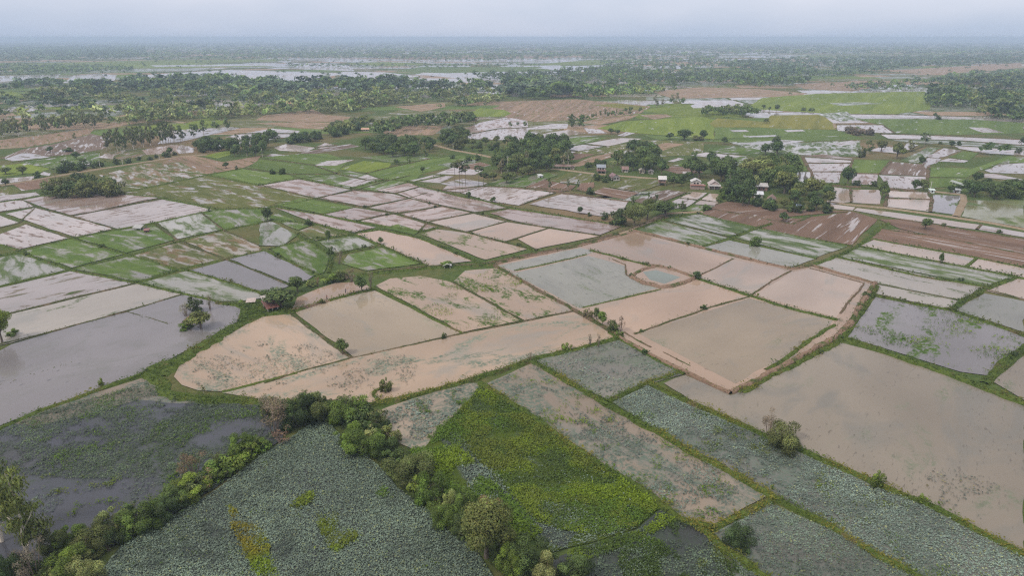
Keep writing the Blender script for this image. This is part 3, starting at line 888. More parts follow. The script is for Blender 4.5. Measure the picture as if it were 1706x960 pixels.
g_, t_, d_, k_ = 'grass', 'thin', 'dirt', 'dark'
BUNDS = [
 # foreground and left
 (g_, [(-120,760),(0,716),(59,690),(150,657),(245,622)], 2.0, .6),
 (g_, [(245,622),(258,638),(280,655),(310,664),(345,668),(440,672),(500,676)], 4.2, .7),
 (g_, [(248,621),(285,604),(310,596),(348,573),(385,551),(408,537),(432,523)], 5.2, .8),
 (g_, [(268,628),(290,610),(322,588)], 4.0, .6),
 (g_, [(430,522),(455,517),(490,519)], 4.5, .7),
 (g_, [(405,535),(410,515),(425,508)], 4.5, .7),
 (g_, [(362,505),(385,508),(408,513),(440,512)], 3.0, .6),
 (t_, [(-60,590),(14,572),(104,549),(212,520),(305,491)], 1.3, .4),
 (t_, [(212,521),(250,531),(280,541)], .8, .3),
 (t_, [(-60,545),(14,524),(110,500),(228,473)], 1.6, .4),
 (t_, [(0,643),(60,625),(115,606)], .6, .2),
 (g_, [(-40,436),(33,421),(118,451),(228,473),(309,491),(362,504)], 2.0, .5),
 (g_, [(-40,487),(0,478),(115,451)], 2.2, .5),
 (g_, [(33,420),(118,398),(190,384),(262,371),(360,350),(440,348)], 2.4, .5),
 (g_, [(118,398),(209,424),(295,450),(312,452)], 1.8, .5),
 (g_, [(121,449),(218,427),(300,403),(371,384),(440,371)], 1.8, .5),
 (g_, [(228,472),(296,450),(374,433),(440,418)], 2.2, .5),
 (t_, [(260,373),(297,402),(375,432)], 1.4, .4),
 (t_, [(334,354),(372,384),(432,410)], 1.4, .4),
 (g_, [(312,451),(430,487),(450,500)], 1.8, .5),
 (t_, [(377,433),(430,454),(484,477)], 1.3, .4),
 (g_, [(436,418),(447,420),(528,459),(545,465)], 2.0, .5),
 (g_, [(0,408),(33,418)], 1.6, .4),
 (t_, [(43,374),(118,398)], 1.5, .4),
 (t_, [(0,380),(32,372),(60,346),(118,360),(193,383)], 1.5, .4),
 (t_, [(-10,356),(58,345),(36,333)], 1.5, .4),
 (t_, [(118,360),(160,353),(268,331)], 1.4, .4),
 (g_, [(0,338),(62,327),(190,322),(270,330),(360,350)], 2.4, .5),
 # T fields
 (t_, [(480,521),(520,551),(556,577),(585,598)], 1.2, .4),
 (g_, [(438,522),(480,522),(500,515)], 3.0, .6),
 (d_, [(480,519),(510,513),(540,505),(556,500)], 2.2, .7),
 (g_, [(495,516),(540,505),(585,492),(622,484)], 2.0, .6),
 (g_, [(620,480),(660,499),(708,526),(735,540),(770,557)], 1.5, .4),
 (t_, [(440,640),(495,622),(585,598),(690,575),(770,557),(873,537),(956,519)], 1.1, .35),
 (g_, [(370,655),(430,640),(495,623)], 1.5, .4),
 (g_, [(600,678),(660,668),(740,648),(800,628),(890,600),(960,583),(1031,564)], 2.4, .7),
 (g_, [(632,668),(623,660),(626,652),(650,645)], 1.4, .5),
 (t_, [(752,471),(800,497),(870,536)], 1.1, .35),
 (g_, [(600,458),(660,452),(714,447),(770,444),(822,441)], 3.0, .5),
 (k_, [(640,452),(714,445),(800,441),(850,432)], 2.0, .55),
 (k_, [(822,440),(865,428),(962,409),(1052,382),(1080,370),(1112,362)], 2.2, .6),
 (d_, [(824,442),(870,431),(962,412),(1040,391),(1058,386)], 2.0, .7),
 (k_, [(820,441),(860,463),(900,487),(956,517),(1000,543),(1031,561)], 2.0, .7),
 (d_, [(1020,556),(1060,580),(1100,601),(1141,621),(1180,640),(1217,657)], 2.0, .8),
 (g_, [(1016,556),(1060,583),(1100,605),(1141,625)], 1.2, .5),
 (d_, [(1217,657),(1255,640),(1300,614),(1345,590),(1397,562),(1417,540),(1440,500),(1458,474)], 2.6, 1.1),
 (g_, [(1235,655),(1300,620),(1345,597),(1399,567),(1422,540),(1444,505),(1462,478)], 2.4, .6),
 (d_, [(1458,473),(1400,457),(1352,443),(1319,449),(1276,440),(1183,417),(1118,400),(1056,385)], 2.2, .8),
 (k_, [(1350,448),(1380,456),(1439,473),(1432,485),(1410,508),(1400,524)], 1.0, .4),
 (g_, [(1276,618),(1300,606),(1341,574),(1372,553),(1390,543)], 1.6, .5),
 (k_, [(1040,555),(1060,567),(1085,580)], 1.0, .4),
 (k_, [(1105,588),(1130,601),(1150,611)], .8, .3),
 # inside the dike
 (g_, [(858,452),(920,439),(978,425)], 1.2, .4),
 (g_, [(970,514),(1030,500),(1101,483)], 1.2, .4),
 (t_, [(1057,558),(1120,535),(1180,515),(1248,495),(1254,491)], 1.2, .4),
 (g_, [(985,418),(1030,430),(1085,444)], 2.2, .5),
 (d_, [(1080,443),(1100,445),(1130,453),(1158,463)], 2.4, .8),
 (d_, [(1158,463),(1145,470),(1118,478),(1100,480),(1075,473),(1052,463)], 3.4, .9),
 (d_, [(1052,463),(1058,456),(1072,450),(1090,446)], 2.0, .8),
 (k_, [(1020,433),(1042,442),(1044,459),(1056,466)], .9, .4),
 (g_, [(1160,465),(1215,483),(1290,507),(1340,521),(1396,534)], 2.2, .6),
 (k_, [(1166,460),(1195,446),(1221,432)], 1.0, .4),
 (k_, [(1318,452),(1285,470),(1252,492)], 1.0, .4),
 # east
 (g_, [(1397,563),(1440,577),(1487,593),(1530,608),(1574,623),(1620,640),(1650,653),(1706,674),(1780,700)], 2.6, .9),
 (g_, [(1640,640),(1660,622),(1690,594),(1720,570)], 2.6, .8),
 (g_, [(1458,493),(1520,507),(1584,518),(1650,540),(1720,566)], 2.2, .6),
 (t_, [(1462,474),(1530,488),(1601,502)], 1.2, .4),
 (g_, [(1584,518),(1605,502),(1645,481),(1692,463)], 2.4, .6),
 (t_, [(1645,484),(1720,504)], 1.4, .4),
 (g_, [(1394,429),(1460,445),(1530,461),(1600,472),(1655,481)], 2.0, .6),
 (g_, [(1430,411),(1500,425),(1608,446),(1694,463),(1720,468)], 2.0, .6),
 (g_, [(1452,399),(1540,415),(1625,430),(1720,450)], 1.8, .5),
 (g_, [(1608,445),(1618,438),(1628,430)], 1.4, .4),
 (g_, [(1318,449),(1358,441),(1394,428),(1430,411),(1460,386),(1480,372)], 2.4, .5),
 (g_, [(1170,412),(1215,398),(1262,381),(1285,374)], 2.4, .5),
 (g_, [(1214,399),(1290,416),(1360,432)], 1.6, .4),
 (g_, [(1262,381),(1340,397),(1420,411)], 1.6, .4),
 (g_, [(1057,384),(1100,368),(1165,356)], 2.0, .5),
 (t_, [(1100,368),(1160,383),(1216,397)], 1.4, .4),
 (g_, [(1165,357),(1215,370),(1265,381)], 1.6, .4),
 (k_, [(1200,352),(1262,363),(1320,374),(1352,360)], 1.6, .4),
 (k_, [(1462,382),(1560,395),(1720,427)], 1.6, .4),
 (k_, [(1500,366),(1600,383),(1720,402)], 1.6, .5),
 # B_e and B_d
 (g_, [(1079,638),(1120,659),(1166,680),(1220,704),(1268,724),(1314,742),(1380,773),(1451,805),(1539,840),(1620,883),(1706,928),(1800,985)], 2.0, .7),
 (g_, [(1079,638),(1095,633),(1135,622)], 1.5, .5),
 (g_, [(1010,670),(1040,657),(1077,641)], 1.4, .5),
 (g_, [(884,603),(950,640),(1010,675),(1065,706),(1122,738),(1200,781),(1283,825),(1375,878),(1450,920),(1524,961),(1590,1000)], 2.1, .8),
 (g_, [(800,640),(840,665),(877,690),(920,720),(962,751),(1020,789),(1079,825),(1135,868),(1185,884)], 1.8, .7),
 (g_, [(1184,882),(1230,862),(1282,836)], 1.7, .6),
 (g_, [(1150,872),(1190,905),(1240,940),(1300,985)], 2.0, .7),
 # centre grid
 (t_, [(430,308),(526,331),(606,346),(664,357),(710,371),(778,388),(843,406),(895,418)], 1.5, .45),
 (t_, [(584,316),(657,323),(682,331),(737,345),(788,355),(860,371),(1000,394)], 1.5, .45),
 (g_, [(676,303),(702,311),(758,326),(808,336),(848,347),(950,363),(1042,378)], 2.2, .55),
 (t_, [(526,331),(590,318),(640,303),(682,293)], 1.6, .45),
 (t_, [(606,346),(682,331),(710,322)], 1.4, .4),
 (t_, [(590,369),(660,356),(737,344)], 1.4, .4),
 (t_, [(700,385),(712,371),(788,355),(812,352),(848,347)], 1.6, .45),
 (t_, [(778,388),(843,370)], 1.3, .4),
 (t_, [(843,403),(860,398),(914,381)], 1.3, .4),
 (g_, [(536,358),(590,346)], 1.6, .45),
 (g_, [(455,345),(538,359),(592,369),(697,387)], 1.6, .45),
 (g_, [(453,368),(530,375),(588,390),(630,383)], 2.0, .5),
 (g_, [(588,390),(640,412),(710,444)], 2.0, .5),
 (g_, [(632,383),(697,397),(788,435),(800,441)], 1.8, .5),
 (g_, [(697,387),(730,381)], 1.6, .5),
 (g_, [(778,389),(840,404),(893,418)], 1.6, .45),
 (g_, [(450,416),(508,401),(590,391)], 2.0, .5),
 (g_, [(496,392),(552,427),(548,455)], 2.2, .5),
 (g_, [(550,427),(625,411)], 1.8, .5),
 (t_, [(768,322),(803,311)], 1.4, .4),
 (k_, [(735,318),(800,311),(860,314),(930,321),(1048,337)], 2.0, .6),
 (t_, [(867,342),(925,322)], 1.4, .4),
 (g_, [(1048,337),(1090,345),(1150,322)], 2.0, .5),
 (g_, [(432,309),(498,298),(585,316)], 2.0, .5),
 (g_, [(360,350),(440,348),(530,331)], 2.0, .4),
 (g_, [(585,314),(640,300),(690,303),(740,293)], 2.2, .5),
 (t_, [(610,289),(655,278),(715,265)], 1.6, .4),
 (t_, [(560,290),(610,300),(640,299)], 1.8, .4),
 (t_, [(405,281),(484,291),(560,290)], 1.8, .4),
 (t_, [(436,265),(522,275),(560,289)], 1.8, .4),
 (g_, [(270,284),(345,291),(432,309)], 2.0, .4),
 (g_, [(200,322),(250,312),(345,292),(408,280)], 2.2, .4),
 # village paddies and canal
 (t_, [(1132,331),(1165,334),(1198,338)], 1.4, .4),
 (g_, [(1148,346),(1166,334),(1182,322)], 1.4, .4),
 (t_, [(984,322),(960,318),(873,314),(800,311)], 1.8, .5),
 (k_, [(1417,315),(1418,338)], 1.8, .5), (k_, [(1479,331),(1550,333)], 1.6, .5),
 (k_, [(1476,346),(1479,317),(1546,320),(1552,333),(1549,354)], 2.0, .6),
 (k_, [(1386,310),(1440,313),(1546,319)], 3.0, .8),
 (g_, [(1356,306),(1420,309),(1480,313)], 3.0, .7),
 (k_, [(1627,383),(1635,375)], 1.8, .5),
 (k_, [(1337,261),(1352,287),(1356,307)], 2.2, .5),
 (k_, [(1343,272),(1418,272)], 1.8, .5), (k_, [(1352,286.5),(1402,286.5)], 1.8, .5),
 (k_, [(1420,266),(1416,288)], 1.8, .4), (k_, [(1466,290),(1484,269)], 2.0, .5), (k_, [(1416,289),(1464,290)], 2.2, .5),
 (k_, [(1546,278),(1545,312)], 2.2, .5),
 (t_, [(1446,252),(1500,257),(1545,242)], 2.0, .5),
 (t_, [(1545,242),(1600,249),(1634,255)], 2.0, .5),
 (t_, [(1467,223),(1560,226),(1706,233)], 2.2, .5), (t_, [(1478,231.5),(1600,234.5),(1706,242.5)], 2.2, .5),
 (t_, [(1394,208),(1470,208),(1491,222),(1467,224)], 2.2, .5),
 (t_, [(1412,190),(1500,191),(1625,195)], 2.4, .5),
 (t_, [(775,225),(830,214.5),(880,212.5)], 2.0, .5), (t_, [(770,232),(830,234),(880,236),(937,228)], 2.0, .5),
 (t_, [(973,240),(1010,244)], 2.0, .5), (t_, [(930,249),(962,252)], 2.0, .5),
 (t_, [(500,230),(462,230.5),(402,233)], 2.0, .5), (t_, [(396,223),(450,222),(500,223)], 2.0, .5),
 (t_, [(524,246),(561,242)], 2.0, .5),
 (g_, [(22,270),(84,263),(166,254)], 2.2, .5),
]
for b_ in BUNDS:
    bund(*b_)
ROADS = [
 ([(1030,391),(1052,383),(1080,370),(1095,362),(1112,356),(1150,354),(1170,353)], 2.6),
 ([(725,242),(755,250),(800,258),(828,264)], 4.0),
 ([(920,281),(945,284),(985,289),(1030,293),(1095,298)], 4.0),
 ([(1383,337),(1420,342),(1480,347),(1550,357),(1640,370),(1720,385)], 3.6),
 ([(1545,318),(1580,322),(1604,325),(1606,335),(1592,361)], 3.6),
 ([(1268,262),(1275,270),(1280,278)], 4.0),
 ([(275,201),(290,202),(310,205)], 6.0),
 ([(0,310),(70,298),(110,291),(170,281),(230,272),(300,261),(345,258)], 3.0),
 ([(1389,206),(1392,214)], 3.0),
 ([(0,247),(18,246),(24,244)], 7.0),
]
for pts, wd in ROADS:
    bund('road', pts, wd, .35, 'dirt_road', rough=.4)

# ------------------------------------------------------------------ plants: prototypes of unit height and unit width
def leaves_q(C, outw, size, rng, droop=0.0):
    n = len(C)
    nrm = outw + rng.normal(0, .55, (n, 3)); nrm[:, 2] += .35
    nrm /= np.linalg.norm(nrm, axis=1)[:, None] + 1e-9
    a = np.cross(nrm, rng.normal(0, 1, (n, 3))); a /= np.linalg.norm(a, axis=1)[:, None] + 1e-9
    a[:, 2] -= droop
    b = np.cross(nrm, a)
    s = (size * rng.uniform(.6, 1.35, n))[:, None]
    return np.stack([C - a * s, C + b * s * .55 - a * s * .1, C + a * s, C - b * s * .55 - a * s * .1], 1)

def blob_leaves(blobs, n, size, rng, shell=(.62, 1.06), droop=0.0):
    """blobs: (x,y,z,rx,ry,rz,tone)"""
    B = np.array([b[:6] for b in blobs]); tone = np.array([b[6] for b in blobs])
    area = (B[:, 3] * B[:, 5]) ** .9
    k = rng.choice(len(B), n, p=area / area.sum())
    d = rng.normal(0, 1, (n, 3)); d[:, 2] += .25
    d /= np.linalg.norm(d, axis=1)[:, None]
    r = rng.uniform(shell[0], shell[1], n)[:, None]
    C = B[k, :3] + d * r * B[k, 3:6]
    Q = leaves_q(C, d, size, rng, droop)
    t = tone[k] * rng.uniform(.72, 1.28, n)
    nv = d * .7 + (C - np.array([0, 0, .45])) * 1.2 + rng.normal(0, .25, (n, 3)); nv[:, 2] += .35
    return Q, np.stack([t * rng.uniform(.9, 1.15, n), t, t * rng.uniform(.8, 1.1, n)], 1), nv

def make_blobs(kind, rng):
    L = []
    if kind == 'broad':
        for i in range(3):
            a = rng.uniform(0, 6.28); L.append((.36 * math.cos(a), .36 * math.sin(a), rng.uniform(.4, .7), .13, .13, .11, rng.uniform(.8, 1.5)))
        m = rng.integers(11, 16)
        for i in range(m):
            a = rng.uniform(0, 2 * math.pi); rr = .33 * math.sqrt(rng.uniform(0, 1)); z = rng.uniform(.36, .84)
            rr *= 1 - .55 * max(0, z - .6) / .25
            s = rng.uniform(.12, .21)
            L.append((rr * math.cos(a), rr * math.sin(a), z, s, s, s * rng.uniform(.6, .95), rng.uniform(.55, 1.6)))
        L.append((0, 0, .6, .3, .3, .26, .85))
    elif kind == 'bush':
        m = rng.integers(13, 19)
        for i in range(m):
            a = rng.uniform(0, 2 * math.pi); rr = .44 * math.sqrt(rng.uniform(0, 1)); z = rng.uniform(.08, .92) * (1 - rr * .95)
            s = rng.uniform(.07, .19)
            L.append((rr * math.cos(a), rr * math.sin(a), z + .04, s, s, s * rng.uniform(.8, 1.5), rng.uniform(.55, 1.55)))
        L.append((0, 0, .26, .27, .27, .27, .7))
    elif kind == 'euc':
        m = rng.integers(20, 27)
        for i in range(m):
            z = rng.uniform(.26, .96); a = rng.uniform(0, 2 * math.pi)
            rr = .46 * rng.uniform(.1, 1) * (1 - abs(z - .58) * 1.4)
            s = rng.uniform(.06, .13)
            L.append((rr * math.cos(a), rr * math.sin(a), z, s * 1.3, s * 1.3, s * .6, rng.uniform(.7, 1.35)))
    elif kind == 'bare':
        m = rng.integers(9, 13)
        for i in range(m):
            a = rng.uniform(0, 2 * math.pi); rr = .36 * rng.uniform(.2, 1); z = rng.uniform(.35, .9)
            L.append((rr * math.cos(a), rr * math.sin(a), z, .12, .12, .12, rng.uniform(.8, 1.25)))
    return L

def limbs(kind, blobs, rng, seg):
    q = []
    if kind == 'euc':
        bend = rng.normal(0, .03, (5, 2)); bend[0] = 0
        tp = [(bend[i][0], bend[i][1], z) for i, z in enumerate((-.02, .2, .45, .7, .92))]
        q.append(tube_q(tp, [.036, .029, .022, .014, .005], seg))
        for b in blobs[:9]:
            z0 = max(.15, b[2] - rng.uniform(.12, .25))
            q.append(tube_q([(0, 0, z0), (b[0] * .55, b[1] * .55, (z0 + b[2]) / 2 + .01), (b[0], b[1], b[2] + .03)], [.011, .007, .002], 4))
    elif kind == 'broad':
        q.append(tube_q([(0, 0, -.02), (.012, .0, .16), (0, .01, .36), (0, 0, .6)], [.045, .034, .026, .008], seg))
        for b in blobs[:8]:
            q.append(tube_q([(0, 0, .24), (b[0] * .5, b[1] * .5, .24 + (b[2] - .24) * .6), (b[0], b[1], b[2])], [.02, .013, .003], 4))
    else:
        for b in blobs[:10]:
            x, y = b[0] * .22, b[1] * .22
            q.append(tube_q([(x, y, -.02), (b[0] * .6, b[1] * .6, b[2] * .55), (b[0], b[1], b[2] + .06)], [.016, .01, .003], 4))
        if kind == 'bare':
            for b in blobs:
                for _ in range(5):
                    e = np.array(b[:3]) + rng.normal(0, .11, 3)
                    q.append(tube_q([b[:3], e], [.004, .001], 3))
    return np.concatenate(q)

PROTO = {}
def proto(kind, lod, v):
    key = (kind, lod, v)
    if key in PROTO:
        return PROTO[key]
    rng = np.random.default_rng(abs(hash((kind, v))) % 99991 if False else sum(map(ord, kind)) * 13 + v * 7 + 1)
    bl = make_blobs(kind, rng)
    n, s = {'hi': (10000, .019), 'mid': (1300, .048), 'lo': (340, .084)}[lod]
    if kind == 'euc': n = int(n * .55); s *= .85
    if kind == 'bare': n = int(n * .16); s *= .8
    Q, c, nv = blob_leaves(bl, n, s, rng, droop=.5 if kind == 'euc' else 0.0, shell=(.25, 1.25) if kind == 'euc' else (.6, 1.12))
    T = limbs(kind, bl, rng, 7 if lod != 'lo' else 4)
    bark = M_PALE if kind == 'euc' else M_TWIG if kind == 'bare' else M_BARK
    if lod == 'lo':
        Qa = np.concatenate([Q, T])
        ca = np.concatenate([c, np.ones((len(T), 3))])
        tn = np.cross(T[:, 1] - T[:, 0], T[:, 3] - T[:, 0])
        PROTO[key] = (qmesh('tree', Qa, [M_LEAF, bark], ca, [0] * len(Q) + [1] * len(T), vn=np.concatenate([nv, tn])), None)
    else:
        PROTO[key] = (qmesh('crown', Q, [M_LEAF], c, vn=nv), qmesh('trunk', T, [bark]))
    return PROTO[key]

def frond_palm(kind):
    """sugar palm (round head of fan leaves), coconut palm (long arching fronds) or banana clump"""
    key = ('palm', kind)
    if key in PROTO: return PROTO[key]
    rng = np.random.default_rng(len(kind) * 5 + 3)
    Q = []; c = []
    if kind == 'sugar':
        T = tube_q([(0, 0, -.02), (.01, 0, .3), (0, .008, .6), (0, 0, .88)], [.03, .022, .02, .018], 7)
        for i in range(34):
            d = rng.normal(0, 1, 3); d[2] = d[2] * .8 + .25; d /= np.linalg.norm(d)
            base = np.array([0, 0, .87]); tip = base + d * np.array([.36, .36, .125]) * rng.uniform(.75, 1)
            T = np.concatenate([T, tube_q([base, tip], [.004, .002], 3)])
            side = np.cross(d, (0, 0, 1)); side /= np.linalg.norm(side) + 1e-6
            up = np.cross(side, d)
            for k in range(9):
                a = R(-75 + 150 * k / 8)
                e = d * math.cos(a) + side * math.sin(a) + up * rng.normal(0, .15)
                e = e * np.array([.22, .22, .07])
                s2 = (side * math.cos(a) - d * math.sin(a)) * np.array([.06, .06, .022])
                Q.append([tip, tip + e * .6 + s2, tip + e, tip + e * .6 - s2]); c.append(rng.uniform(.75, 1.25))
    else:
        n, L, dr, zt = (18, .5, .20, .84) if kind == 'coco' else (14, .42, .3, .45)
        T = tube_q([(0, 0, -.02), (.03, 0, .3), (.02, 0, .6), (0, 0, zt)], [.035, .025, .022, .018], 7)
        for i in range(n):
            a = i * 2.4; el = rng.uniform(-.05, .85)
            p0 = np.array([0, 0, zt]); h = np.array([math.cos(a), math.sin(a), 0]); sd = np.array([-math.sin(a), math.cos(a), 0])
            pr = p0
            for k in range(1, 7):
                s_ = k / 6
                p1 = p0 + h * L * s_ * math.cos(el) + np.array([0, 0, L * .42 * s_ * math.sin(el) * 1.6 - dr * s_ * s_ * .8])
                wd = (.075 if kind == 'coco' else .07) * math.sin(math.pi * min(1, s_ * .9 + .08))
                for sg in (-1, 1):
                    Q.append([pr, p1, p1 + sd * sg * wd - np.array([0, 0, .03 if kind == 'coco' else .0]), pr + sd * sg * wd - np.array([0, 0, .03 if kind == 'coco' else 0])])
                    c.append(rng.uniform(.8, 1.25))
                pr = p1
    c = np.repeat(np.array(c)[:, None], 3, 1)
    PROTO[key] = (qmesh('crown', np.array(Q), [M_LEAF], c), qmesh('trunk', T, [M_BARK if kind != 'banana' else M_LEAF]))
    return PROTO[key]

TINT = {  # foliage colours
 'sunny': (.098, .118, .050), 'dark': (.05, .08, .026), 'mid': (.062, .095, .029), 'green': (.085, .132, .026), 'bright': (.105, .15, .026),
 'olive': (.088, .108, .036), 'light': (.14, .165, .062), 'gold': (.15, .14, .035), 'pale': (.13, .135, .075),
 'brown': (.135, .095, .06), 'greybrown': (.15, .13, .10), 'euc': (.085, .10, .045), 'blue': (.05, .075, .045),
}
NAMES = {'broad': ('broadleaf_tree', 'tree'), 'bush': ('bush', 'bush'), 'euc': ('eucalyptus_tree', 'eucalyptus'),
         'bare': ('bare_bush', 'bare bush'), 'sugar': ('palm_tree', 'palm'), 'coco': ('coconut_palm', 'palm'), 'banana': ('banana_plant', 'banana plant')}

for k_ in TINT:
    TINT[k_] = tuple(min(.36, c_ * 1.85) for c_ in TINT[k_])

def plant(x, y, wd, ht, kind, tint, label, group=None, pxh=30, var=None, z=0.0):
    nm, cat = NAMES[kind]
    v = random.randrange(4) if var is None else var
    t = TINT[tint] if isinstance(tint, str) else tint
    j = random.uniform(.88, 1.14)
    t = (t[0] * j * random.uniform(.93, 1.08), t[1] * j, t[2] * j * random.uniform(.9, 1.1), 1)
    if kind in ('sugar', 'coco', 'banana'):
        cr_, tr_ = frond_palm(kind)
    else:
        lod = 'hi' if pxh > 34 else 'mid' if pxh > 9.5 else 'lo'
        cr_, tr_ = proto(kind, lod, v)
    rz = random.uniform(0, 6.28)
    if tr_ is None:
        o = bpy.data.objects.new(nm, cr_); COL.objects.link(o); o.color = t
    else:
        o = bpy.data.objects.new(nm, None); COL.objects.link(o)
        o.empty_display_size = .1
        c = bpy.data.objects.new('crown', cr_); COL.objects.link(c); c.parent = o; c.color = t
        k = bpy.data.objects.new('trunk' if kind not in ('bush', 'bare') else 'stems', tr_); COL.objects.link(k); k.parent = o
        if kind == 'banana': k.color = (.12, .14, .04, 1)
    o.location = (x, y, z); o.rotation_euler = (0, 0, rz); o.scale = (wd, wd, ht)
    o['label'] = label; o['category'] = cat
    if group: o['group'] = group
    return o

def lone(px, py, wpx, hpx, kind, tint, label, group=None, z=0.0):
    wd, ht = size_at(px, py, wpx, hpx)
    g = G(px, py)
    return plant(g[0], g[1], wd * 1.12, ht * 1.04, kind, tint, label, group, pxh=hpx, z=z)

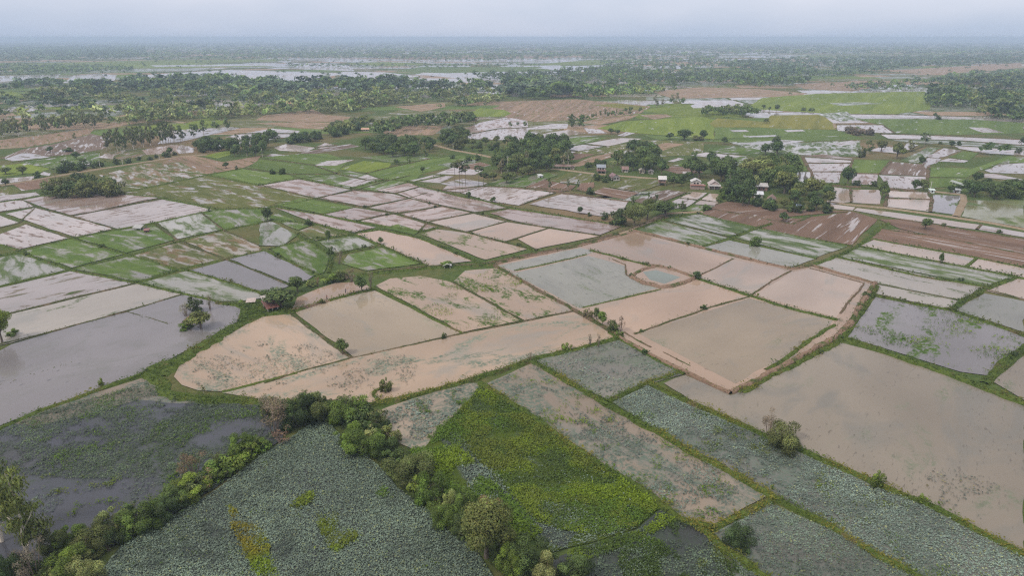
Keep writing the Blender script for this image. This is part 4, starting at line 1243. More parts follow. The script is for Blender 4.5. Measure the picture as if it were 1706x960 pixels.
# ---- plants one can name singly: px, foot row, width, height (photograph pixels)
LONE = [
 (55,938,92,158,'euc','olive','tall eucalyptus with white forked trunk, in front of the dark lily water'),
 (4,905,78,150,'euc','olive','eucalyptus cut by the photo edge, half hidden behind the white-trunked one'),
 (112,965,80,45,'bush','bright','bright yellow-green round bush at the foot of the tall white-trunked eucalyptus'),
 (150,968,60,48,'bush','light','pale lime bush at the bottom end of the hedge beside the lily pond'),
 (60,965,60,60,'bare','greybrown','grey leafless scrub under the tall white-trunked eucalyptus'),
 (95,925,50,50,'bush','olive','olive bush right behind the white eucalyptus trunk'),
 (118,918,60,45,'bush','green','fresh green bush, second from the white-trunked eucalyptus in the hedge'),
 (158,920,62,46,'bush','olive','broad olive bush in the lower hedge, beside a pale crowned one'),
 (184,905,56,36,'bush','dark','dark green bush wedged in the lower hedge against the pond'),
 (194,882,56,42,'bush','light','pale yellowish-green bush standing tallest in the lower hedge'),
 (219,858,26,26,'bush','mid','small upright bush on the dark-water side of the hedge'),
 (242,884,76,46,'bush','green','wide leafy green bush midway along the lower hedge'),
 (266,866,56,40,'bush','dark','dark shaded bush between two brighter ones in the lower hedge'),
 (294,846,56,40,'bush','mid','mid green bush on the pond side, left of the brightest mound'),
 (316,830,74,36,'bush','bright','brightest green low mound in the hedge between the two lily ponds'),
 (323,792,54,36,'bare','brown','reddish brown twiggy bush poking above the green hedge'),
 (347,812,42,24,'bare','brown','small purple-brown dry shrub below the reddish twiggy bush'),
 (366,796,60,30,'bush','green','low green bush just right of the reddish dry shrubs'),
 (390,780,54,28,'bush','bright','yellow-green low bush, third from the top end of the lower hedge'),
 (412,764,46,26,'bush','bright','yellow-green bush, second from the top end of the lower hedge'),
 (434,752,40,24,'bush','green','last green bush of the lower hedge before the grey dry thicket'),
 (458,728,84,58,'bare','greybrown','large grey-brown dry thicket where the two hedges meet'),
 (448,695,56,36,'bare','greybrown','dusty brown thicket behind the large grey-brown one'),
 (470,742,40,26,'bare','brown','low brown dead shrub in front of the large grey-brown thicket'),
 (503,708,66,54,'bush','dark','big dark green tree-like bush at the top of the lily pond'),
 (536,700,62,52,'bush','olive','rounded olive bush beside the big dark one at the pond top'),
 (574,704,60,44,'bush','green','green bush at the head of the right hedge, beside the tan field'),
 (604,712,56,34,'bush','mid','low green bush spilling from the hedge towards the pale lily field'),
 (583,736,52,36,'bush','green','bright leafy bush on the pond side of the upper right hedge'),
 (610,756,78,46,'bush','green','broad mid-green bush bulging over the pond, upper right hedge'),
 (622,738,46,34,'bush','light','pale crowned bush among the green ones of the upper right hedge'),
 (645,764,54,36,'bush','dark','dark green bush behind the pale crowned one'),
 (684,796,86,50,'bush','olive','flat-topped olive tree bush midway down the right hedge'),
 (655,780,36,26,'bush','dark','small dark bush at the pond edge, under the flat-topped olive one'),
 (694,822,40,30,'bush','bright','small bright bush just below the flat-topped olive one'),
 (726,842,62,58,'bush','green','tall green bush with a ragged crown, right hedge near the bare mud corner'),
 (706,836,36,26,'bush','mid','little green bush on the water line of the right hedge'),
 (751,850,40,46,'bush','light','pale cream-tipped bush in the right hedge'),
 (774,858,48,52,'bush','green','upright dark-tipped bush right of the cream-tipped one'),
 (740,874,54,46,'bush','green','leafy green bush overhanging the pond below the cream-tipped one'),
 (765,892,48,40,'bush','mid','bush with star-like shoots at the pond edge, above the big olive tree'),
 (812,862,62,36,'bare','brown','pinkish-brown half bare crown behind the big olive tree'),
 (810,930,96,88,'broad','olive','biggest rounded olive tree of the right hedge'),
 (842,918,44,44,'bush','light','light green bush hugging the biggest olive tree'),
 (848,962,54,52,'bush','bright','bright bush with pale shoots right below the biggest olive tree'),
 (880,950,76,56,'bush','dark','dark green rounded bush beyond the bright shoots at the lower edge'),
 (912,972,62,54,'bush','light','pale silvery-green bush cut by the lower edge of the photo'),
 (952,966,70,52,'bush','mid','lone rounded bush at the lower edge beside the weed field'),
 (20,975,40,60,'bush','dark','dark bush in the very corner under the eucalyptus'),
 # field trees
 (1281,728,36,44,'bare','greybrown','grey leafless shrub standing beside the round green bush on the long bund'),
 (1311,748,58,44,'bush','olive','round olive green bush beside the leafless grey shrub on the long bund'),
 (1459,810,27,28,'bush','bright','bright green round shrub alone on the long bund'),
 (1538,840,17,17,'bush','bright','smaller bright shrub, next after the round one on the long bund'),
 (1230,914,44,38,'bush','dark','dark green dome-shaped bush in the lower lotus field'),
 (571,592,24,29,'broad','mid','leafy tree at the crossing of two low bunds in the flooded tan fields'),
 (645,653,24,27,'bush','olive','olive bush in the hooked loop of the bund'),
 (170,644,12,16,'bush','bright','tiny bright sapling on the bund of the big grey field'),
 (339,656,9,14,'euc','pale','thin pale sapling on the wide curved grass bank'),
 (883,603,18,15,'bare','greybrown','thin bare sapling where the two grassy bunds meet'),
 (944,586,16,15,'bush','bright','small bright bush on the bund below the long tan field'),
 (983,578,13,22,'bare','greybrown','left one of two thin bare saplings on the bund'),
 (997,580,10,23,'bare','greybrown','right one of two thin bare saplings on the bund'),
 (981,530,16,18,'bush','pale','grey-green bush at the top of the row along the brown dike'),
 (994,533,13,20,'broad','mid','thin young tree second in the row along the brown dike'),
 (1004,544,17,26,'broad','green','tallest leafy young tree in the row along the brown dike'),
 (1023,553,20,22,'bush','mid','round bush near the lower end of the row along the dike'),
 (1034,553,16,26,'bare','brown','reddish bare tree at the lower end of the row along the dike'),
 (1031,562,14,12,'bush','green','low green shrub at the junction of dike and bund'),
 (326,520,26,28,'bush','dark','dark bushy tree at the back of the little island clump'),
 (335,548,46,32,'broad','olive','spreading olive tree with pale stems, front of the little island clump'),
 (311,528,22,22,'bare','pale','pale cream leafless tree on the left of the little island clump'),
 (350,517,18,26,'bare','pale','pale yellowish bare tree on the right of the little island clump'),
 (312,548,26,14,'bush','green','low green growth at the waterline of the little island clump'),
 (4,572,40,62,'broad','bright','bright green tree cut by the left edge, over the grey water'),
 (20,560,18,14,'bush','green','low shrub under the tree at the left edge'),
 (468,514,56,32,'broad','mid','wide dark green tree covering the red-roofed hut'),
 (449,500,34,20,'bush','dark','dark bush behind the red-roofed hut'),
 (496,486,28,27,'broad','mid','round green tree on the pond bank left of the banana plants'),
 (519,478,16,12,'bush','light','yellow-green thicket between the round tree and the banana plants'),
 (530,478,14,16,'bare','brown','purplish bare shrub on the pond bank'),
 (540,474,16,20,'banana','bright','banana plants with big bright leaves on the pond bank'),
 (402,508,12,16,'banana','bright','small bright banana clump above the tiny pond'),
 (556,470,22,18,'bush','green','green bush behind the fishing pond, right of the banana plants'),
 (572,466,24,20,'bush','olive','olive bush behind the fishing pond'),
 (586,470,20,22,'bare','greybrown','leafless thicket at the back corner of the fishing pond'),
 (603,488,22,30,'broad','mid','leafy tree at the right corner of the fishing pond'),
 (617,480,16,28,'bare','greybrown','brown bare tree beside the leafy one at the pond corner'),
 (565,440,16,26,'bare','greybrown','grey leafless tree on the bund above the fishing pond'),
 (552,425,13,16,'bush','mid','small dark tree among the wet green paddies, above the leafless one'),
 (548,404,11,22,'broad','mid','slim tree on the crossing of bunds in the wet green paddies'),
 (446,368,18,24,'broad','dark','dark round tree over the green paddies with its reflection below'),
 (513,375,15,12,'bush','dark','low dark bush on the bund right of the dark round tree'),
 (635,408,11,14,'broad','mid','small tree on the bund of the narrow tan paddy'),
 (606,414,9,8,'bush','mid','little bush left of the small tree by the narrow tan paddy'),
 (745,444,22,9,'broad','green','flat green tree shading the tiny field shelter'),
 (1160,465,17,13,'broad','dark','small dark tree on the bank of the turquoise pond'),
 (1256,410,19,20,'bush','green','bright bush standing in the pale green paddy, reflected in water'),
 (1304,369,19,16,'broad','dark','lone dark tree on the ploughed red field below the village'),
 (1541,382,19,20,'broad','mid','lone round tree on the edge of the ploughed fields near the canal'),
 (1566,440,9,20,'broad','dark','slim dark sapling in the pale paddy below the ploughed fields'),
 (1664,388,9,7,'bush','dark','tiny bush beside the far end of the canal strip'),
 (966,357,11,14,'broad','dark','small tree standing in the wet pink paddy'),
 (982,360,8,7,'bush','dark','low bush on the bund next to the small tree in the pink paddy'),
 (1007,366,12,16,'bush','dark','thin dark shrub at the left end of the big tree clump by the dike'),
 (1030,374,36,30,'bush','mid','round green bush at the left of the big tree clump by the dike'),
 (1056,377,40,38,'broad','olive','lightest, broadest tree of the clump by the dike'),
 (1078,366,32,38,'broad','olive','yellowish tree right of the broadest one in the clump by the dike'),
 (1108,360,46,26,'broad','dark','dark flat-crowned tree at the right end of the clump by the dike'),
 (1092,345,10,22,'euc','dark','slender dark tree rising behind the flat-crowned one'),
 (1080,345,9,24,'euc','mid','slender green tree rising behind the yellowish one'),
 (1054,347,10,20,'euc','mid','thin tree at the back of the clump by the dike'),
 (1138,349,12,16,'bush','olive','small olive tree beside the little square paddies'),
 (1179,350,16,11,'bush','green','low bush beside the earth road below the village'),
 (820,338,8,10,'broad','mid','small palm-like tree in water on the long dark bund'),
 (823,336,7,9,'broad','mid','tiny tree reflected in the bright flooded paddy'),
 (781,331,9,12,'broad','mid','small tree on the bund of the palm grove paddy'),
 (915,318,8,22,'euc','mid','thin pale green tree on the mud plots below the cottages'),
 (946,316,7,18,'euc','mid','thin tree between the mud plots and the olive field'),
 (963,316,7,16,'euc','mid','thinnest sapling at the corner of the olive field'),
 (984,324,16,14,'bush','dark','dark bush at the corner of the red mud plot'),
 (1140,233,26,18,'broad','dark','dark wide tree with a pale bush on the right, in the bright plain'),
 (1116,232,15,12,'broad','dark','dark tree left of the wide one in the bright plain'),
 (1162,234,16,10,'bush','pale','pale bush at the foot of the wide dark tree'),
 (1172,233,14,18,'broad','dark','tall dark tree right of the pale bush in the bright plain'),
 (1206,240,12,13,'broad','dark','small dark tree on the track junction'),
 (1018,223,13,10,'broad','dark','round dark tree beside the white paddy'),
 (1029,224,10,9,'broad','dark','small dark tree touching the round one beside the white paddy'),
 (1276,206,12,9,'broad','olive','lone pale olive tree in the golden paddies'),
 (1272,181,8,7,'broad','dark','small dark tree on the far bund with puddles'),
 (1294,185,9,12,'broad','dark','tall dark tree on the far bund with puddles'),
 (1282,184,6,7,'broad','dark','tiny tree between the two dark ones on the far bund'),
 (1338,184,8,6,'bush','dark','left one of two tiny trees on the green plain'),
 (1352,185,9,6,'bush','dark','right one of two tiny trees on the green plain'),
 (1446,256,16,22,'euc','mid','light round-crowned tree over the bright water strip'),
 (1468,252,20,20,'broad','olive','spreading tree over the bright water strip'),
 (1494,264,24,28,'broad','olive','largest olive tree among the right hand paddies'),
 (1516,252,22,18,'euc','pale','feathery leaning tree on the diagonal bund'),
 (1540,240,18,18,'euc','mid','feathery tree at the end of the diagonal bund'),
 (1537,270,12,14,'bush','mid','round bush on the corner of the dark ploughed plot'),
 (1434,262,14,20,'bush','olive','tall bushy tree left of the largest olive one'),
 (1585,245,10,11,'broad','dark','left one of two dark trees with reflections'),
 (1596,245,9,11,'broad','dark','right one of two dark trees with reflections'),
 (1566,240,6,6,'bush','mid','tiny shrub left of the two dark reflected trees'),
 (1557,196,8,9,'broad','dark','small dark tree on the far bund near the woods'),
 (1564,199,10,8,'bush','dark','low dark tree next to it on the far bund near the woods'),
 (1701,242,9,14,'broad','dark','dark tree at the right edge over bright strips'),
 (1696,255,9,10,'bush','dark','low tree at the right edge under the dark one'),
 (1412,308,22,32,'broad','dark','dark tall tree at the left of the canal ponds'),
 (1425,310,14,12,'bush','dark','low bush right of the dark tall tree at the canal ponds'),
 (1469,330,20,30,'broad','mid','tree standing between the two tan ponds, reflected'),
 (1456,312,13,12,'bush','dark','dark bush on the bund left of the tree between the tan ponds'),
 (1524,317,14,18,'broad','dark','dark tree on the pond corner near the white shed'),
 (1538,318,20,20,'broad','olive','olive tree beside the dark one on the pond corner'),
 (1583,322,12,14,'broad','dark','left dark tree behind the white shed'),
 (1596,320,12,14,'broad','dark','right dark tree behind the white shed'),
 (1626,305,18,20,'broad','dark','dark tree beside the greenhouse above the pond hedge'),
 (84,254,12,11,'broad','dark','round dark bush on the bund left of the flooded grove'),
 (115,252,20,7,'bush','dark','long low dark bush left of the flooded grove'),
 (125,233,7,11,'euc','mid','thin tree alone on the purple mud'),
 (284,258,12,14,'broad','dark','dark round tree on the track right of the flooded grove'),
 (377,280,12,11,'broad','dark','perfectly round dark tree on the brown field'),
 (394,283,6,8,'bush','dark','small bush right of the round tree on the brown field'),
 (419,283,6,8,'coco','mid','little palm at the corner of the green paddies'),
 (455,290,11,10,'bush','dark','left dark bush among the vivid green paddies'),
 (469,290,13,12,'bush','dark','right dark bush among the vivid green paddies'),
 (660,273,12,8,'broad','dark','round dark tree in the middle of the vivid paddies'),
 (681,273,9,12,'euc','mid','light tree right of the round dark one in the vivid paddies'),
 (704,287,9,10,'broad','dark','small tree on the bund below the vivid paddies'),
 (709,265,10,16,'euc','mid','slim tree at the end of the tree belt over the vivid paddies'),
 (753,264,9,9,'bush','mid','bushy tree near the straight white road'),
 (127,265,14,12,'broad','dark','dark tree over the pale roof near the track'),
 (10,310,12,13,'broad','dark','dark bush standing in water at the left edge'),
 (38,290,16,14,'broad','olive','left pale tree by the bright strip of water'),
 (10,290,20,13,'broad','olive','spreading pale tree at the left edge by the water strip'),
 (62,296,13,12,'bush','dark','grey bush at the end of the bright strip of water'),
 (92,297,13,18,'coco','mid','coconut palm on the track left of the bush belt'),
 # palms
 (758,308,14,36,'sugar','olive','left sugar palm of the leaning group in water'),
 (766,309,16,40,'sugar','olive','tallest sugar palm in the middle of the group in water'),
 (776,309,14,33,'sugar','olive','right sugar palm of the group in water'),
 (770,308,13,27,'sugar','olive','shortest sugar palm inside the group in water'),
 (798,310,16,32,'sugar','mid','lone sugar palm with a tall bare trunk beside the dark tree'),
 (806,309,15,20,'sugar','mid','first of three sugar palms at the bank of the bright paddy'),
 (813,309,14,16,'sugar','mid','short sugar palm between two others at the bank of the bright paddy'),
 (1122,312,17,20,'coco','mid','coconut palm beside the grey-roofed stilt cottage'),
 (1021,288,14,21,'coco','light','light green palm-like tree beside the village road'),
 (1256,320,16,30,'broad','light','pale green slender tree left of the large tin roof'),
]
for L_ in LONE:
    if L_[1] > 640 and L_[0] < 980 and L_[4] == 'bush':      # the hedges: narrow, ragged shrubs
        L_ = (L_[0], L_[1], L_[2] * .86, L_[3] * .95, *L_[4:])
    lone(*L_)

# ---- clusters: group, label, [(kind, tint, weight)], polygon, spacing m, height m, width ratio
CL = [
 ('bush clump at the wet paddies', 'olive bushy tree in the dense clump at the corner of the bright wet paddies', [('bush','olive',3),('bush','mid',2),('broad','dark',1)], [(70,330),(76,320),(130,316),(190,315),(192,327),(150,328),(120,333)], 8.5, (7,11.5), 1.25),
 ('bushes behind the clump', 'dark bush in the row just behind the dense olive clump', [('bush','mid',2),('bush','dark',2)], [(114,308),(130,302),(165,301),(164,309),(116,312)], 8, (6,9), 1.2),
 ('bushes along the track', 'low dark bush along the earth track across the left fields', [('bush','dark',2),('bush','mid',2)], [(100,290),(112,284),(165,276),(230,266),(300,256),(300,259),(230,270),(165,280),(112,289)], 9, (3.5,6), 1.3),
 ('flooded eucalyptus grove', 'slender pale-trunked eucalyptus in the flooded grove', [('euc','euc',4),('euc','mid',1)], [(176,252),(184,243),(240,236),(292,232),(298,239),(244,246),(200,256)], 9, (13,19), .5),
 ('grove at the grove end', 'taller grey-green eucalyptus at the thin end of the flooded grove', [('euc','mid',3),('broad','mid',1)], [(282,236),(345,218),(378,214),(380,218),(345,224),(300,240)], 13, (10,15), .6),
 ('dark copse', 'dark rounded tree of the small copse beside the eucalyptus grove', [('broad','dark',3),('bush','dark',1)], [(324,249),(345,242),(384,243),(384,251),(330,255)], 8, (7,10), 1.0),
 ('copse with thin stems', 'thin-stemmed tree of the copse above the brown field', [('broad','mid',2),('euc','mid',2),('broad','dark',1)], [(386,262),(386,250),(430,242),(446,246),(442,262)], 8, (9,14), .8),
 ('trees by the bright ponds', 'dark tree in the row left of the bright twin ponds', [('broad','dark',2),('broad','mid',2)], [(402,243),(455,230),(460,235),(412,245)], 8.5, (8,12), .95),
 ('trees over the twin ponds', 'dark tree on the bank above the bright twin ponds', [('broad','dark',3),('bush','mid',1)], [(482,236),(500,231),(532,231),(533,237),(486,241)], 8, (7,10), 1.1),
 ('sunny trees of the hamlet', 'yellow-green tree among the sunny trees of the far hamlet', [('broad','olive',3),('broad','light',1),('bush','mid',1)], [(536,228),(560,214),(600,203),(622,208),(600,222),(562,230)], 11, (8,12), 1.0),
 ('hamlet trees', 'green tree among the white roofs of the far hamlet', [('broad','mid',3),('broad','dark',2),('broad','olive',1),('euc','mid',1)], [(612,226),(640,214),(700,203),(780,197),(790,208),(742,214),(690,217),(640,228)], 12, (9,14), .95),
 ('trees above the vivid paddies', 'dark tree in the belt above the vivid green paddies', [('broad','dark',3),('broad','mid',2),('euc','mid',1)], [(602,248),(640,236),(652,240),(712,240),(722,251),(692,262),(644,262),(612,256)], 10.5, (8,12), 1.0),
 ('trees left of the white road', 'tree clustered at the far end of the straight white road', [('broad','dark',2),('broad','mid',2),('bush','olive',1)], [(728,234),(768,225),(782,231),(764,250),(742,246)], 11, (8,12), 1.0),
 ('small trees below the road end', 'small tree in the sparse row beside the straight white road', [('broad','olive',2),('bush','mid',2)], [(760,247),(800,240),(830,238),(830,248),(800,256)], 15, (5,8), 1.1),
 ('western village wood', 'dark broad tree in the dense wood west of the village houses', [('broad','dark',5),('broad','mid',3),('broad','olive',1),('euc','pale',1)], [(828,296),(830,270),(850,244),(938,243),(946,258),(950,280),(915,286),(862,294)], 10, (9,14), 1.0),
 ('light trees under the village wood', 'pale feathery tree in front of the dark village wood', [('broad','olive',3),('euc','euc',2)], [(816,304),(824,296),(870,292),(890,292),(862,306)], 10, (6,9), 1.1),
 ('hedge over the red field', 'low dark bush of the hedge over the red field', [('bush','dark',2),('bush','mid',1)], [(762,275),(775,267),(800,264),(800,268),(776,271)], 7, (3,5), 1.2),
 ('middle village trees', 'big green tree over the houses in the middle of the village', [('broad','mid',4),('broad','dark',3),('euc','olive',1)], [(1022,282),(1030,272),(1080,262),(1092,272),(1086,284),(1050,285)], 10.5, (10,15), 1.0),
 ('trees behind the first houses', 'dark tree behind the blue-grey roofed house by the road', [('broad','dark',2),('bush','mid',1)], [(972,284),(985,276),(1010,272),(1014,278),(996,283)], 9, (5,8), 1.1),
 ('shade trees by the village road', 'dark shade tree right of the middle houses along the village road', [('broad','dark',3),('broad','mid',1)], [(1066,291),(1070,280),(1104,278),(1108,292),(1088,294)], 10, (9,13), .9),
 ('bushes below the road', 'low bush in the scrub below the road houses', [('bush','dark',2),('bush','greybrown',1),('bush','mid',2)], [(990,301),(994,293),(1014,297),(1022,302),(1010,306)], 6, (3,5), 1.3),
 ('bushes around the stilt cottage', 'green bush crowding the grey-roofed stilt cottage and the coconut palm', [('bush','mid',2),('broad','dark',2),('bush','green',1)], [(1114,310),(1118,300),(1150,298),(1156,308),(1140,314)], 8, (4,7), 1.1),
 ('eastern village trees', 'tall tree in the wood behind the white village houses', [('broad','mid',4),('broad','dark',3),('broad','light',1),('euc','mid',1)], [(1144,298),(1148,282),(1188,274),(1216,280),(1220,308),(1200,304),(1172,300)], 11, (10,15), .95),
 ('large trees by the tin roof', 'large spreading tree around the wide tin roof', [('broad','olive',5),('broad','mid',3),('broad','light',1)], [(1236,312),(1240,290),(1280,280),(1322,290),(1330,318),(1300,324),(1285,315),(1262,314)], 12, (11,16), 1.05),
 ('dark trees between the houses', 'dark upright tree between the white houses and the tin roof', [('broad','dark',3),('euc','dark',1)], [(1208,330),(1212,314),(1236,312),(1252,322),(1250,340),(1236,344)], 9, (8,13), .8),
 ('front bushes of the village', 'leafy bush in the front row facing the ploughed fields', [('bush','dark',3),('bush','mid',2),('broad','olive',1)], [(1246,346),(1250,338),(1270,338),(1282,342),(1300,346),(1382,354),(1374,358),(1300,352)], 8.5, (5,8), 1.15),
 ('trees at the village east end', 'green tree at the east end of the village beside the tan ponds', [('broad','mid',3),('broad','olive',2),('broad','dark',1)], [(1312,346),(1316,326),(1340,314),(1378,318),(1384,344),(1368,352)], 10.5, (8,13), 1.0),
 ('hedge above the green pond', 'dark tree in the thick hedge above the green pond', [('broad','dark',3),('broad','mid',2),('bush','mid',2)], [(1606,330),(1614,318),(1640,312),(1712,312),(1712,334),(1650,332)], 9, (6,10), 1.15),
 ('trees on the right bund', 'dark spreading tree in the row on the right hand bund', [('broad','dark',3),('bush','greybrown',1)], [(1634,258),(1640,252),(1672,253),(1686,257),(1660,260)], 10, (6,10), 1.2),
 ('copse in the striped paddies', 'dark tree of the copse among the striped wet paddies', [('broad','dark',3),('broad','mid',1)], [(1264,258),(1276,248),(1302,250),(1306,258),(1284,261)], 11, (9,14), .9),
 ('grey bushes on the plain', 'grey half bare bush on the island between bright paddies', [('bush','greybrown',3),('broad','mid',1)], [(1404,222),(1410,217),(1452,220),(1450,227),(1420,227)], 12, (6,9), 1.2),
 ('copse above the olive field', 'dark tree in the short row above the olive slope', [('broad','dark',3),('sugar','mid',.4)], [(1040,252),(1046,247),(1078,250),(1078,255),(1050,256)], 9, (7,11), 1.0),
 ('island copse of the plain', 'rounded tree of the long copse in the bright green plain', [('broad','mid',3),('broad','olive',2),('broad','dark',1)], [(1170,194),(1180,188),(1215,184),(1262,190),(1260,196),(1215,196)], 13, (8,13), 1.2),
 ('tree row by the brown plain', 'small tree in the long thin row crossing the brown plain', [('broad','mid',2),('euc','mid',2)], [(966,203),(1000,194),(1068,186),(1074,188),(1040,194),(1000,198)], 12, (6,10), .8),
 ('trees at the bright ponds', 'dark slim tree in the stand beside the bright ponds', [('euc','dark',3),('broad','dark',1)], [(942,213),(948,208),(968,207),(974,215),(960,217)], 10, (9,14), .7),
 ('saplings on the bright paddy', 'tiny sapling in the row across the bright paddies', [('broad','mid',1)], [(846,213),(848,209),(878,209),(878,213)], 9, (4,6), 1.0),
 ('scrub at the tin roof hut', 'low bush on the track near the pale-roofed shed', [('bush','dark',2),('bush','mid',2)], [(104,288),(110,276),(150,272),(166,274),(150,282)], 8.5, (4,7), 1.3),
 ('shrubs by the houses', 'round bush around the little square paddies of the village', [('bush','mid',2),('bush','green',1)], [(1196,340),(1202,324),(1226,326),(1236,336),(1222,340)], 7.5, (4,7), 1.1),
 ('grove edge trees', 'tree in the front row of the wood along the orange-brown field', [('euc','sunny',4),('broad','olive',2),('euc','euc',2),('broad','mid',1)], [(0,232),(0,222),(60,214),(120,208),(170,205),(174,212),(120,217),(60,225)], 11, (11,17), .65),
 ('sparse trees on the right plain', 'feathery tree on the far side of the striped paddies', [('euc','pale',2),('broad','mid',1)], [(1080,180),(1090,168),(1140,166),(1150,176),(1110,180)], 28, (9,13), .7),
]
HEDGE = [[(90,955),(140,930),(190,905),(240,880),(290,845),(345,805),(400,765),(440,740)],
         [(440,690),(500,680),(545,678),(590,690),(620,720),(660,765),(700,805),(745,860),(800,905),(850,950),(880,965)],
         [(0,960),(40,955),(90,960),(130,965)]]
for hp in HEDGE:
    for (ax, ay), (bx, by) in zip(hp[:-1], hp[1:]):
        for _ in range(8):
            f_ = random.random()
            px_, py_ = ax + (bx - ax) * f_ + random.gauss(0, 9), ay + (by - ay) * f_ + random.gauss(0, 6)
            w_ = random.uniform(14, 38)
            lone(px_, py_, w_, w_ * random.uniform(.5, 1.0), random.choice(['bush', 'bush', 'bush', 'bare']), random.choice(['mid', 'green', 'olive', 'dark', 'bright']) ,
                 'low scrubby undergrowth bush filling the gaps of the hedges around the lily pond', 'undergrowth of the pond hedges')
MANY = []      # x, y, h, w, kind, tint, label, group
def scatter(P, spacing, rng):
    P = np.array([G(*p) for p in P])
    x, y = sample_poly(P, 6.0 / spacing ** 2, rng)
    if len(x) == 0:
        c = P.mean(0); return [tuple(c)]
    keep = []
    cell = {}
    for a, b in zip(x, y):
        i, j = int(a // spacing), int(b // spacing)
        ok = True
        for di in (-1, 0, 1):
            for dj in (-1, 0, 1):
                for (u, v) in cell.get((i + di, j + dj), ()):
                    if (u - a) ** 2 + (v - b) ** 2 < (spacing * .8) ** 2: ok = False
        if ok:
            cell.setdefault((i, j), []).append((a, b)); keep.append((a, b))
    return keep
rgs = np.random.default_rng(5)
for grp, lab, kinds, P, sp, hr, wr in CL:
    wts = np.array([k[2] for k in kinds]); wts = wts / wts.sum()
    for (x, y) in scatter(P, sp, rgs):
        k = kinds[rgs.choice(len(kinds), p=wts)]
        h = rgs.uniform(*hr)
        r = wr * rgs.uniform(.85, 1.2) * (0.62 if k[0] == 'euc' and wr > .7 else 1)
        if k[0] == 'sugar': r = .45
        MANY.append((x, y, h, h * r, k[0], k[1], lab, grp))
# the nearest of each kind stand singly, the farthest join the woods
MANY.sort(key=lambda m: math.hypot(m[0], m[1]))
room = {k: 296 - sum(1 for L_ in LONE if L_[4] == k) for k in NAMES}
OVER = []
for m_ in MANY[:]:
    room[m_[4]] -= 1
    if room[m_[4]] < 0:
        OVER.append(m_); MANY.remove(m_)
bp_ = [b for b in BUND_PTS if 190 < b[4] < 470]
for b in random.sample(bp_, 55):
    h_ = random.uniform(1.0, 2.6)
    MANY.append((b[0] + random.gauss(0, .4), b[1] + random.gauss(0, .4), h_, h_ * random.uniform(.9, 1.5), 'bush', random.choice(['dark', 'mid', 'mid', 'olive']),
                 'knee to head high shrub on one of the low banks between the paddies', 'small shrubs on the field banks'))
for (x, y, h, wd, kind, tint, lab, grp) in MANY:
    d = math.hypot(x, y)
    pxh = h / d * FPX
    plant(x, y, wd, h, kind, tint, lab, grp, pxh=pxh * .9)

# ------------------------------------------------------------------ the far woods: nobody could count them
WOODS = [  # polygon, spacing, (hmin,hmax), width ratio, tints
 ([(0,220),(0,204),(60,195),(160,190),(240,181),(300,188),(350,181),(440,180),(520,175),(590,175),(590,191),(500,189),(440,195),(380,199),(300,203),(220,210),(120,206),(60,213)], 9, (8,14), .8, ['sunny','euc','sunny','mid','olive']),
 ([(0,203),(0,168),(50,165),(150,168),(158,182),(235,186),(240,180),(60,194)], 11, (9,14), .95, ['mid','blue','olive']),
 ([(50,165),(60,152),(150,150),(200,142),(440,145),(600,150),(700,155),(760,160),(780,178),(700,178),(600,178),(500,174),(300,186),(235,176),(150,167)], 12, (9,15), .95, ['mid','olive','euc','blue']),
 ([(560,180),(600,162),(800,152),(850,160),(800,186),(740,182),(650,172),(600,184)], 11, (9,15), .85, ['sunny','euc','sunny','mid']),
 ([(205,152),(222,133),(300,138),(380,134),(440,136),(480,146),(600,140),(700,141),(790,148),(960,145),(965,163),(880,166),(800,152),(600,155),(450,155),(300,158)], 13, (12,22), 1.0, ['dark','blue','blue','mid']),
 ([(0,148),(60,140),(160,140),(205,150),(150,154),(20,152)], 13, (11,18), 1.0, ['blue','dark']),
 ([(790,131),(900,122),(1000,116),(1140,121),(1352,134),(1340,142),(1150,152),(960,162),(880,150)], 15, (11,18), .95, ['blue','dark','mid']),
 ([(950,162),(1050,150),(1150,148),(1140,152),(1060,160),(970,166)], 13, (9,14), .8, ['olive','mid']),
 ([(1545,178),(1550,152),(1600,138),(1720,130),(1720,206),(1625,194),(1630,182)], 12, (11,17), 1.0, ['dark','mid','blue','olive']),
 ([(1400,152),(1470,140),(1550,138),(1600,128),(1720,118),(1720,130),(1600,140),(1550,152)], 18, (10,16), 1.0, ['mid','blue']),
 ([(1180,112),(1300,100),(1720,92),(1720,104),(1540,112),(1470,120),(1400,128),(1300,126)], 24, (11,17), 1.1, ['blue']),
 ([(0,103),(0,80),(240,77),(245,96),(110,102)], 30, (12,18), 1.3, ['blue']),
 ([(0,124),(0,112),(60,111),(222,114),(216,120),(100,123)], 16, (9,13), 1.1, ['blue','mid']),
 ([(230,92),(500,86),(800,92),(1000,88),(1200,92),(1190,101),(1000,97),(800,103),(600,98),(240,101)], 34, (10,15), 1.3, ['blue','mid']),
 ([(480,108),(650,110),(900,108),(900,111),(700,113),(480,112)], 26, (7,11), 1.1, ['mid','blue']),
 ([(1000,102),(1190,100),(1300,106),(1400,128),(1350,134),(1140,120),(1000,114)], 24, (10,15), 1.0, ['blue','mid']),
 ([(-50,80),(1760,80),(1760,91),(-50,91)], 60, (11,17), 2.2, ['blue','mid']),
 ([(-50,72),(1760,72),(1760,80),(-50,80)], 130, (13,19), 5.0, ['blue']),
]
rgw = np.random.default_rng(9)
TPL = []
for v in range(5):
    r_ = np.random.default_rng(40 + v)
    bl = make_blobs('broad' if v < 3 else 'euc', r_)
    bl = [(b[0] * 1.25, b[1] * 1.25, b[2] if v > 2 else .12 + b[2] * .95 - .1, *b[3:]) for b in bl]
    Q, c, nv = blob_leaves(bl, 46, .17, r_, shell=(.5, 1.0))
    TPL.append((Q, c, nv))
allQ = []; allC = []; allN = []
